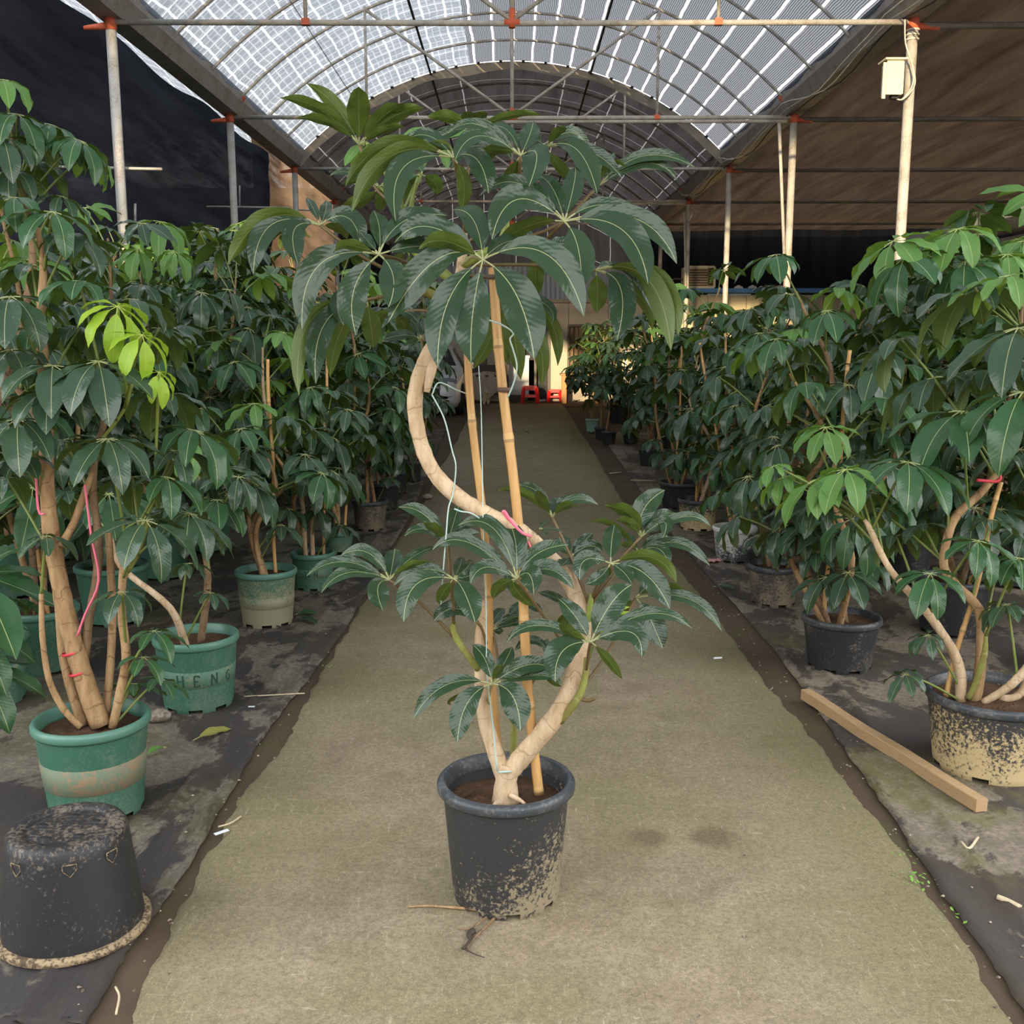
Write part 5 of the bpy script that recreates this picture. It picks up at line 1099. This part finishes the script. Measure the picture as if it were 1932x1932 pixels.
mb = MB(); mb.tube(smooth([(ac.x-.36, YH-.1, za+.22), (ac.x-.6, YH-.15, za+.24), (ac.x-.8, YH-.15, za+.12), (ac.x-.85, YH-.15, za-.1)], 5), .02, 6); part('hose', mb, FRAME_DK, t)
# pale hut along the right side with a white roof edge
XS = 6.6
def sy(u): return XS*FPX/(u-966)*1.0
t = struct_root('wall_right_hut', 'pale hut running along the far right with a white sloping roof edge', (XS, 14, 0))
zf = 1.5+XS*(648-413)/(1932-966)
for i in range(6):
    mb = MB(); mb.box((XS+.4, 8.4+i*1.75, (zf-.15)/2), (.05, 1.72, zf-.15)); part('panel', mb, PANEL, t)
for i in range(5):
    mb = MB(); mb.box((XS+.15, 8.6+i*2.1, zf), (.62, 2.06, .10), Matrix.Rotation(.12, 3, 'Y')); part('roof_board', mb, WHITE_P, t)

# ------------------------------------------------------------------ the white car parked left of the path end
CARW = mat('white car paint', (.74, .75, .76), .22, .6); GLASSD = mat('dark car glass', (.02, .025, .03), .06); CHROME = mat('chrome trim', (.6, .6, .6), .2, .5, 1.0); TYRE = mat('tyre rubber', (.018, .018, .018), .8); BLACKP = mat('black car plastic', (.015, .015, .016), .5)
HEADL = mat('headlamp lens', (.25, .28, .32), .08)
cx, cy = -1.93, 20.75
car = thing('car', 'white saloon car parked nose-on at the left end of the path', 'car', (cx, cy+2, 0))
secs = [  # y from nose, half width, bottom z, waist z, top z
    (0.0, .60, .30, .52, .62), (.06, .74, .22, .60, .72), (.25, .84, .18, .66, .80), (.7, .89, .18, .72, .88), (1.15, .90, .18, .78, .95), (1.3, .90, .18, .82, 1.00),
    (1.9, .90, .18, .86, 1.38), (2.5, .90, .18, .88, 1.45), (3.1, .90, .18, .90, 1.42), (3.7, .88, .20, .92, 1.10), (4.0, .82, .26, .90, 1.02), (4.1, .74, .36, .80, .92)]
mb = MB(); rr = []
for (y, hw, zb, zw, zt) in secs:
    tw = hw*.97 if zt < 1.05 else hw*.70
    ring = [(-hw*.92, zb), (-hw, zb+.12), (-hw, zw*.7), (-hw*.99, zw), (-tw, zt-.05), (-tw*.85, zt), (0, zt+.02), (tw*.85, zt), (tw, zt-.05), (hw*.99, zw), (hw, zw*.7), (hw, zb+.12), (hw*.92, zb)]
    rr.append([mb.add((cx+x, cy+y, z)) for x, z in ring])
for i, (r0, r1) in enumerate(zip(rr, rr[1:])):
    for k in range(len(r0)):
        k2 = (k+1) % len(r0)
        mb.cur = 1 if (secs[i+1][4] > 1.05 or secs[i][4] > 1.05) and (k in (3, 8) or (i in (5, 8) and k in (5, 6))) else 0
        mb.face((r0[k], r1[k], r1[k2], r0[k2]))
mb.cur = 0; mb.face(rr[0]); mb.face(rr[-1][::-1])
part('body', mb, [CARW, GLASSD], car)
for s in (-1, 1):
    mb = MB(); mb.lathe([(.02, -.05), (.10, -.045), (.16, -.02), (.17, .0)], 14, (cx+s*.62, cy+.10, .70), Matrix.Rotation(s*.45, 3, 'Z') @ Matrix.Rotation(math.pi/2, 3, 'X') @ Matrix.Diagonal((1.35, .52, 1)).to_3x3() if False else Matrix.Rotation(s*.5, 3, 'Z') @ Matrix(((1.35, 0, 0), (0, 0, 1), (0, .52, 0)))); part('headlamp', mb, HEADL, car)
    mb = MB(); mb.box((cx+s*.60, cy+.085, .40), (.34, .05, .13), Matrix.Rotation(s*.30, 3, 'Z')); f_ = part('fog_lamp', mb, BLACKP, car)
    mb = MB(); mb.box((cx+s*.60, cy+.06, .40), (.14, .03, .06), Matrix.Rotation(s*.30, 3, 'Z')); part('lens', mb, WHITE_P, f_)
    mb = MB(); mb.box((cx+s*1.0, cy+1.55, 1.0), (.20, .10, .13)); part('mirror', mb, CARW, car)
    for y in (.82, 3.25):
        rot = Matrix.Rotation(math.pi/2, 3, 'Y'); mb = MB(); mb.lathe([(.20, -.10), (.30, -.11), (.325, -.08), (.325, .08), (.30, .11), (.20, .10)], 28, (cx+s*.82, cy+y, .327), rot); w_ = part('wheel', mb, TYRE, car)
        mb = MB(); mb.lathe([(.20, .0), (.19, .08*s), (.05, .095*s), (.001, .10*s)], 20, (cx+s*.82, cy+y, .327), rot); part('hub', mb, CHROME, w_)
mb = MB(); mb.box((cx, cy-.005, .50), (.95, .06, .16)); gr = part('grille', mb, BLACKP, car)
for i in range(4):
    mb = MB(); mb.box((cx, cy-.035, .445+i*.038), (.90, .02, .014)); part('slat', mb, CHROME, gr)
mb = MB(); mb.box((cx, cy-.02, .36), (.44, .03, .11)); part('number_plate', mb, mat('blue plate', (.05, .12, .4), .5), car)

# ------------------------------------------------------------------ things in the yard
REDP = mat('red plastic', (.62, .018, .022), .35); BLUEP = mat('blue plastic', (.03, .10, .42), .4); WOODO = mat('orange wood', (.55, .27, .10), .6); WOODD = mat('dark wood', (.045, .03, .025), .5)
def stool(u, vb, w, h, label):
    c = G(u, vb, .012); t = thing('stool', label, 'stool', c, 'red stools before the hut door'); a = w/2
    mb = MB(); mb.box(c+V((0, 0, h-.02)), (w*.82, w*.82, .04)); mb.box(c+V((0, 0, h-.05)), (w*.86, w*.86, .03)); part('seat', mb, REDP, t)
    for sx in (-1, 1):
        for sy in (-1, 1):
            mb = MB(); top = c+V((sx*a*.74, sy*a*.74, h-.04)); bot = c+V((sx*a, sy*a, 0)); mb.bar(bot, top, w*.16, w*.16); part('leg', mb, REDP, t)
    for k, (d1, d2) in enumerate((((-1, -1), (1, -1)), ((-1, 1), (1, 1)), ((-1, -1), (-1, 1)), ((1, -1), (1, 1)))):
        mb = MB(); z = h*.42; q = a*.86; mb.bar(c+V((d1[0]*q, d1[1]*q, z)), c+V((d2[0]*q, d2[1]*q, z)), .02, h*.13)
        part('rung', mb, REDP, t)
        mb = MB(); z = h*.83; q = a*.77; mb.bar(c+V((d1[0]*q, d1[1]*q, z)), c+V((d2[0]*q, d2[1]*q, z)), .02, h*.16); part('apron', mb, REDP, t)
stool(1000, 761, .40, .43, 'taller red plastic stool before the hut doorway')
stool(1046, 758, .34, .31, 'lower red plastic stool beside the orange wooden table')
c = G(1076, 760, .012); t = thing('table', 'orange wooden table beside the lower red stool', 'table', c)
for i in range(4):
    mb = MB(); mb.box(c+V((.22, -.23+i*.155, .70)), (.95, .15, .04)); part('board', mb, WOODO, t)
for sx in (-.16, .62):
    for sy in (-.22, .22):
        mb = MB(); mb.box(c+V((sx, sy, .34)), (.10, .09, .68)); part('leg', mb, WOODO, t)
c = G(1060, 757, .012)+V((.05, .55, 0)); t = thing('chair', 'blue plastic chair behind the orange table', 'chair', c)
mb = MB(); mb.box(c+V((0, 0, .42)), (.44, .42, .04)); part('seat', mb, BLUEP, t)
mb = MB(); mb.grid(lambda a, b: c+V(((a-.5)*.44*(1-.25*b*b), .22+.10*b-.05*math.sin(a*3.14), .42+.46*b)), 8, 6); mb.grid(lambda a, b: c+V(((.5-a)*.44*(1-.25*b*b), .235+.10*b-.05*math.sin(a*3.14), .42+.46*b)), 8, 6); part('backrest', mb, BLUEP, t)
for sx in (-1, 1):
    for sy in (-1, 1):
        mb = MB(); mb.bar(c+V((sx*.22, sy*.21, 0)), c+V((sx*.19, sy*.18, .41)), .045); part('leg', mb, BLUEP, t)
    mb = MB(); mb.tube(smooth([c+V((sx*.21, -.18, .42)), c+V((sx*.24, -.19, .60)), c+V((sx*.24, .05, .64)), c+V((sx*.21, .24, .62))], 4), .02, 6); part('armrest', mb, BLUEP, t)
c = V((-.66, 25.72, .012)); t = thing('bench_table', 'dark wooden table against the hut wall under a cream cloth', 'table', c)
mb = MB(); mb.box(c+V((0, 0, .66)), (1.0, .5, .05)); part('top', mb, WOODD, t)
for sx in (-.45, .45):
    for sy in (-.2, .2):
        mb = MB(); mb.box(c+V((sx, sy, .32)), (.05, .05, .64)); part('leg', mb, WOODD, t)
mb = MB(); mb.box(c+V((0, .22, .80)), (.95, .05, .24)); part('backrest', mb, WOODD, t)
mb = MB(); mb.box(c+V((0, .0, .2)), (.9, .04, .04)); part('stretcher', mb, WOODD, t)
mb = MB(); CL = dirty_mat('cream cloth', (.56, .50, .42), (.42, .36, .28), .3, 6, .8)
def clothf(a, b):
    x = (a-.5)*.95; d = b*.8; fall = .25+.60*abs(math.sin(a*2.7+.5))
    if d < .45: return c+V((x, .20-d, .695+.07*noise.noise((a*5, b*5, 3))+.06*math.exp(-((a-.55)*5)**2)))
    e = (d-.45)/.35; return c+V((x+.03*noise.noise((a*9, b*4, 6)), -.26-.03*e+.025*math.sin(a*26), .69-e*fall*.75))
mb.grid(clothf, 44, 22); solo('cloth', mb, CL, 'crumpled cream cloth hanging off the dark table', 'cloth', c+V((0, 0, .69)))
c = G(1030, 757, .012)
for i, (dx, mt, lb) in enumerate(((-.11, WHITE_P, 'white slipper on the ground between the red stools'), (.10, BLACKP, 'black slipper on the ground between the red stools'))):
    cc = c+V((dx, .1*i, 0)); t = thing('slipper', lb, 'shoe', cc)
    mb = MB(); mb.tube([cc+V((-.09, 0, .015)), cc+V((-.03, 0, .012)), cc+V((.05, 0, .012)), cc+V((.12, .02, .015))], [.03, .036, .036, .03], 8); part('sole', mb, mt, t)
    mb = MB(); mb.tube(smooth([cc+V((.03, -.045, .01)), cc+V((.04, 0, .06)), cc+V((.03, .045, .01))], 4), .014, 6); part('strap', mb, mt, t)

def skinned(name, joints, edges, m, root, sub=2):
    me = bpy.data.meshes.new(name); o = bpy.data.objects.new(name, me); C.objects.link(o)
    me.from_pydata([tuple(V(j[0])-WL[root]) for j in joints], edges, []); me.materials.append(m)
    sk = o.modifiers.new('skin', 'SKIN'); sv = me.skin_vertices if me.skin_vertices else None
    if not me.skin_vertices: 
        import bmesh
        bm = bmesh.new(); bm.from_mesh(me); bm.verts.layers.skin.verify(); bm.to_mesh(me); bm.free()
    for k, j in enumerate(joints):
        d = me.skin_vertices[0].data[k]; d.radius = (j[1], j[1]); d.use_root = (k == 0)
    ss = o.modifiers.new('sub', 'SUBSURF'); ss.levels = sub; ss.render_levels = sub
    dg = bpy.context.evaluated_depsgraph_get(); nm = bpy.data.meshes.new_from_object(o.evaluated_get(dg)); o.modifiers.clear(); o.data = nm
    nm.materials.clear(); nm.materials.append(m)
    nm.polygons.foreach_set('use_smooth', [True]*len(nm.polygons)); o.parent = root; WL[o] = WL[root]; return o
def fur_mat(name, c):
    m = mat(name, c, .9, .1); g = NT(m); ob = g.coord('Object'); n = g.noise(ob, 45, 4, .7)
    g.color(g.mix(n, tuple(x*.6 for x in c), tuple(min(1, x*1.35) for x in c))); g.bump(n, .8, .03); return m
def sitting_dog(c, s, m, label, face, fat=1.0):
    t = thing('dog', label, 'dog', c); c = V(c)
    f = V((math.sin(face), -math.cos(face), 0)); r = V((f.y, -f.x, 0))*-1
    P = lambda a, b, z: c+(f*a+r*b+V((0, 0, z)))*s
    J = [(P(-.10, 0, .16), .095*s), (P(0, 0, .30), .085*s), (P(.05, 0, .42), .060*s), (P(.09, 0, .53), .075*s), (P(.17, 0, .51), .040*s), (P(.22, 0, .50), .028*s)]
    E = [(0, 1), (1, 2), (2, 3), (3, 4), (4, 5)]
    for sd in (-1, 1):
        b = len(J); J += [(P(.05, .07*sd, .26), .042*s), (P(.08, .07*sd, .12), .030*s), (P(.09, .07*sd, .025), .026*s), (P(.13, .07*sd, .018), .020*s)]; E += [(1, b), (b, b+1), (b+1, b+2), (b+2, b+3)]
        b = len(J); J += [(P(-.05, .11*sd, .14), .060*s), (P(.06, .12*sd, .08), .040*s), (P(.02, .12*sd, .03), .026*s), (P(.12, .12*sd, .02), .024*s)]; E += [(0, b), (b, b+1), (b+1, b+2), (b+2, b+3)]
        b = len(J); J += [(P(.06, .065*sd, .58), .026*s), (P(.07, .105*sd, .54), .026*s), (P(.08, .11*sd, .47), .018*s)]; E += [(3, b), (b, b+1), (b+1, b+2)]
    b = len(J); J += [(P(-.20, 0, .12), .035*s), (P(-.28, .05, .16), .028*s), (P(-.33, .09, .24), .016*s)]; E += [(0, b), (b, b+1), (b+1, b+2)]
    skinned('body', [(j, r*fat) for j, r in J], E, m, t)
    for sd in (-1, 1):
        mb = MB(); mb.lathe([(.001, -.012*s), (.010*s, -.006*s), (.012*s, 0), (.010*s, .006*s), (.001, .012*s)], 8, P(.09+.068*fat, .035*sd*fat, .53+.025*fat)); part('eye', mb, BLACKP, t)
    mb = MB(); mb.lathe([(.001, -.014*s), (.014*s, -.006*s), (.016*s, 0), (.012*s, .008*s), (.001, .013*s)], 8, P(.22+.03*fat, 0, .51)); part('nose', mb, BLACKP, t)
dc = G(917, 762, .014); sitting_dog(dc, .52, fur_mat('cream fur', (.78, .64, .44)), 'small fluffy cream dog sitting in front of the draped table', .15, 1.45)
dc = G(955, 760, .014); sitting_dog(dc, .62, fur_mat('brown fur', (.24, .12, .05)), 'brown dog sitting half hidden behind the stout bamboo stake', 1.2)

# small-leaved bush and other far plants on the right
c, r, h = G(1160, 790, .008), .2, .3
p = Plant('dense small-leaved bush in front of the barred window', V((2.0, 19.3, .008)), None, 'potted_bush'); p.pot(.22, .32, POT_BLACK, POT_RIM_B, None, None, 0, .84, 6, 24)
rg = random.Random(5); p.tops = []
for k in range(9):
    az = k*.7; b = p.c+V((.1*math.cos(az), .1*math.sin(az), .25)); e = p.c+V((math.cos(az)*rg.uniform(.25, .75), math.sin(az)*rg.uniform(.2, .6), rg.uniform(1.1, 1.7)))
    p.stem([b, b.lerp(e, .4)+V((0, 0, .15)), e], .014, .006, BARK_DARK, 6)
for k in range(280):
    th = rg.uniform(0, 6.28); zz = rg.random()**.8; rad = (.80 if zz < .55 else .80*(1-(zz-.55)/.5))*rg.uniform(.55, 1.0)+.05
    q = p.c+V((math.cos(th)*rad, math.sin(th)*rad*.8, .35+zz*1.38))
    far_leaf(p.root, q, th+rg.uniform(-.6, .6), rg.uniform(-.2, .7), rg.uniform(.34, .50), rg.choice((LEAF, LEAF, LEAF_MID)), rg)

# ------------------------------------------------------------------ the upturned pot
c = G(141, 1748, .012); rr_ = 138*MPP(c); hh = PX(131, 1556, c.y).z-c.z; rt_ = 108*MPP(c+V((0, 0, hh)))
t = thing('plant_pot', 'black plant pot turned upside down on the left weed mat', 'pot', c)
rb2 = rr_-.016
mb = MB(); prof = [(rb2-.004, .0), (rb2, .012)]+[(rb2+(rt_-rb2)*f, .012+(hh-.03)*f) for f in (.12, .25, .4, .6, .8, .93)]+[(rt_-.002, hh-.012), (rt_-.008, hh-.003), (rt_-.016, hh), (rt_*.70, hh), (rt_*.69, hh-.004), (rt_*.66, hh-.008), (rt_*.63, hh-.006), (rt_*.60, hh-.006), (.001, hh-.006)]
mb.lathe(prof, 56, c); part('shell', mb, POT_UPSIDE, t)
mb = MB(); mb.lathe([(rb2-.002, .020), (rr_-.004, .020), (rr_, .014), (rr_, .004), (rr_-.006, 0), (rb2-.006, .0)], 56, c); part('rim', mb, RIM_MUD, t)
for k in range(5):
    a = .5+k*1.2566; mb = MB(); mb.lathe([(.012, -.004), (.012, .0012), (.001, .0012)], 14, c+V((rt_*.46*math.cos(a), rt_*.46*math.sin(a), hh-.006)), Matrix(((1.2, 0, 0), (0, .75, 0), (0, 0, 1)))); part('drain_hole_disc', mb, BLACK_WIRE, t, 'black disc for the dark of a drain hole')  # flat black disc stands in for each hole's inner dark
for a in (-2.05, -1.15, -.45):
    rz = hh-.05; r_ = rt_+(rb2-rt_)*.12; b = c+V((r_*math.cos(a), r_*math.sin(a), rz)); mb = MB(); tn = V((-math.sin(a), math.cos(a), 0))*.016; on = V((math.cos(a), math.sin(a), 0))*.003
    mb.tube([b+on-tn+V((0, 0, .014)), b+on-tn, b+on+V((0, 0, -.018)), b+on+tn, b+on+tn+V((0, 0, .014)), b+on-tn+V((0, 0, .014))], .0014, 5); part('vent_lug', mb, RIM_MUD, t)

# timber on the right mat
WOOD = mat('sawn timber', (.42, .27, .14), .75, .2); g = NT(WOOD); ob = g.coord('UV')
g.color(g.mix(g.noise(g.map(g.coord('Object'), (6, 6, 60), (.0, .0, .98)), 3, 5, .7), (.30, .19, .095), (.52, .35, .19))); g.bump(g.noise(g.coord('Object'), 30, 4), .2, .004)
a, b = G(1519, 1318, .012), G(1850, 1532, .012); mb = MB(); nseg = 10; d = (b-a).normalized(); w = d.cross(V((0, 0, 1)))*.021
rows = []
for i in range(nseg+1):
    p_ = a.lerp(b, i/nseg)+w*.5*math.sin(i*.5)*.3+V((0, 0, .002*math.sin(i*1.3)))
    rows.append([mb.add(p_+w*s1+V((0, 0, z))) for s1, z in ((-1, 0), (1, 0), (1, .040), (.9, .043), (-.9, .043), (-1, .040))])
for r0, r1 in zip(rows, rows[1:]):
    for k in range(6): mb.face((r0[k], r1[k], r1[(k+1) % 6], r0[(k+1) % 6]), True)
mb.face(rows[0], True); mb.face(rows[-1][::-1], True)
solo('timber_batten', mb, WOOD, 'square pale wooden batten lying across the right weed mat', 'timber', a.lerp(b, .5))

# roots creeping out of the hero pot
ROOTD = mat('dark root', (.05, .035, .025), .8)
def gp(u, v, z=.016): return G(u, v, z)
for pts, r, m in (([(945, 1716), (915, 1717), (880, 1714), (840, 1711), (805, 1709), (767, 1711)], .0055, BARK_TAN), ([(945, 1718), (925, 1726), (905, 1740), (888, 1752), (862, 1752)], .004, BARK_DARK), ([(945, 1720), (930, 1735), (910, 1755), (893, 1772), (882, 1788)], .0045, BARK_DARK), ([(893, 1756), (885, 1764), (889, 1772), (880, 1785), (872, 1790)], .009, ROOTD), ([(876, 1790), (895, 1800), (913, 1806)], .0025, ROOTD), ([(940, 1714), (945, 1722), (936, 1732)], .011, BARK_DARK)):
    mb = MB(); mb.tube(smooth([gp(*q) for q in pts], 4), [r*(1-.6*i/(len(pts)*4-4)) for i in range(len(pts)*4-3)], 6); part('root', mb, m, hero)

# ------------------------------------------------------------------ litter
LEAFDEAD = leaf_mat('fallen leaf', (.20, .20, .045), (.24, .20, .06), (.4, .36, .15), .6)
STRAW = mat('pale straw', (.56, .46, .30), .7); STONE = dirty_mat('stone', (.30, .25, .21), (.16, .12, .09), .5, 12, .85)
def flat_leaf(u0, v0, u1, v1, w, m, label, z=.016, lift=.02):
    a, b = gp(u0, v0, z), gp(u1, v1, z); mid = a.lerp(b, .5)+V((0, 0, lift)); mb = MB()
    leaf_blade(mb, lambda t: a*(1-t)**2+mid*2*t*(1-t)+b*t*t, w, lambda t: V((.1, -.2, 1)), .15, 10, 4, .05, .15); return solo('fallen_leaf', mb, m, label, 'leaf', a)
flat_leaf(364, 1397, 437, 1376, .05, LEAFDEAD, 'yellow-green fallen leaf on the mat below the lettered pot')
flat_leaf(313, 1410, 278, 1424, .03, LEAF_YOUNG, 'small green fallen leaf beside the rust-stained pot')
flat_leaf(560, 1165, 600, 1178, .05, LEAF, 'dark fallen leaf lying flat by the silted pot')
flat_leaf(556, 1160, 598, 1158, .05, LEAF_MID, 'green fallen leaf propped by the silted pot')
flat_leaf(1345, 1107, 1388, 1112, .05, LEAF, 'dark fallen leaf on the right mat before the white pot', .02)
flat_leaf(984, 811, 997, 815, .06, LEAFDEAD, 'curled dry leaf in the middle of the far path', .02, .05)
def stick(pts, r, m, label, cat='stick', name='stick'):
    q = smooth([gp(*p_) if len(p_) == 2 else gp(p_[0], p_[1], p_[2]) for p_ in pts], 4); mb = MB(); mb.tube(q, r, 6); return solo(name, mb, m, label, cat, q[0])
stick([(412, 1560), (435, 1553), (455, 1540)], .003, STRAW, 'bent pale straw at the left path edge', 'straw', 'straw')
stick([(218, 1862), (225, 1880), (219, 1913)], .0028, STRAW, 'bent straw near the bottom left corner', 'straw', 'straw')
stick([(1813, 1588), (1828, 1601), (1845, 1580)], .0045, STRAW, 'small pale forked scrap on the right mat', 'straw', 'straw')
stick([(1882, 1692), (1902, 1700), (1925, 1712)], .008, STRAW, 'pale splinter of wood on the right mat', 'chip', 'wood_chip')
stick([(460, 1314), (520, 1311), (575, 1308)], .003, STRAW, 'long thin stick lying by the lettered pot')
stick([(1190, 906), (1237, 907)], .005, STRAW, 'pale stick beside the black pots on the right', 'stick')
stick([(1150, 893), (1172, 891)], .006, STRAW, 'short pale stick at the right path edge')
stick([(1347, 1242), (1362, 1241)], .005, WHITE_P, 'white cigarette butt on the path', 'cigarette', 'cigarette_butt')
stick([(505, 1175, .02), (530, 1183, .02), (548, 1186, .02), (560, 1178, .02)], .004, ROOTD, 'dark bent twig between the green pots', 'twig', 'twig')
for (u, v, sz, m, lab) in ((297, 1362, .055, STONE, 'rough broken stone tucked behind the rust-stained pot'), (806, 942, .05, mat('pinkish stone', (.33, .24, .20), .9), 'pinkish stone at the left path edge')):
    b = gp(u, v, .010); mb = MB(); rg2 = random.Random(u)
    mb.grid(lambda a_, q_: b+V((math.cos(a_*6.2832)*math.sin(q_*3.1416)*sz*(1+.25*noise.noise((math.cos(a_*6.28)*2, math.sin(a_*6.28)*2, q_*4+u))), math.sin(a_*6.2832)*math.sin(q_*3.1416)*sz*.7, sz*.55*(1-math.cos(q_*3.1416))*(.9+.3*noise.noise((a_*0+math.cos(a_*6.28), q_*3, u))))), 14, 8)
    solo('stone' if 'stone' in lab else 'wood_chip', mb, m, lab, 'stone' if 'stone' in lab else 'chip', b)
b = gp(418, 1571, .014); mb = MB(); mb.box(b+V((0, 0, .002)), (.045, .014, .002), Matrix.Rotation(.75, 3, 'Z')); solo('plant_label', mb, WHITE_P, 'white plastic plant label at the left path edge', 'label', b)
b = gp(469, 1334, .014); mb = MB(); mb.box(b+V((0, 0, .002)), (.05, .012, .002)); solo('plant_label', mb, WHITE_P, 'small white plastic scrap in front of the lettered pot', 'label', b)
b = gp(1345, 1060, .014); mb = MB(); 
for k in range(1): mb.grid(lambda a_, q_: b+V(((a_-.5)*.10, (q_-.5)*.07, .012+.02*noise.noise((a_*5, q_*5, 2)))), 8, 6)
solo('wrapper', mb, mat('pink wrapper', (.75, .35, .33), .5), 'crumpled pink wrapper before the white pot', 'wrapper', b)
mb = MB(); rg = random.Random(3)
for k in range(420):
    y = 1.6+rg.random()**1.6*9; s = rg.choice((-1, 1)); x = (at_y(le, y)-rg.uniform(-.02, .16)) if s < 0 else (at_y(re_, y)+rg.uniform(-.02, .16))
    if rg.random() < .25: x = rg.uniform(at_y(le, y), at_y(re_, y))
    r = rg.uniform(.002, .006); q = V((x, y, .012)); i0 = len(mb.v)
    for dx, dy, dz in ((1, 0, 0), (0, 1, 0), (-1, 0, 0), (0, -1, 0), (0, 0, .8)): mb.add(q+V((dx*r*rg.uniform(.6, 1.6), dy*r*rg.uniform(.6, 1.6), dz*r)))
    for k2 in range(4): mb.face((i0+k2, i0+(k2+1) % 4, i0+4), True)
solo('grit', mb, dirty_mat('grit', (.12, .09, .06), (.4, .33, .25), .5, 40, .9), 'scattered grit and crumbs along the path edges', 'grit', (0, 3, .01), None, 'stuff')
mb = MB()
for (u, v, n_, sp) in ((1738, 1668, 26, .03), (1710, 1618, 10, .02), (1785, 1728, 8, .02), (620, 1262, 6, .02)):
    b = gp(u, v, .002)
    for k in range(n_):
        q = b+V((rg.gauss(0, sp), rg.gauss(0, sp), rg.uniform(.006, .018))); az = rg.uniform(0, 6.28); r = rg.uniform(.004, .008); d = V((math.cos(az), math.sin(az), .3))*r; e = V((-math.sin(az), math.cos(az), 0))*r*.6
        i0 = len(mb.v); [mb.add(x_) for x_ in (q-d, q+e, q+d, q-e)]; mb.face((i0, i0+1, i0+2, i0+3), True)
solo('weeds', mb, mat('weed green', (.16, .34, .05), .5), 'tiny bright green seedlings on the soil beside the path', 'weeds', (0, 3, .01), None, 'stuff')
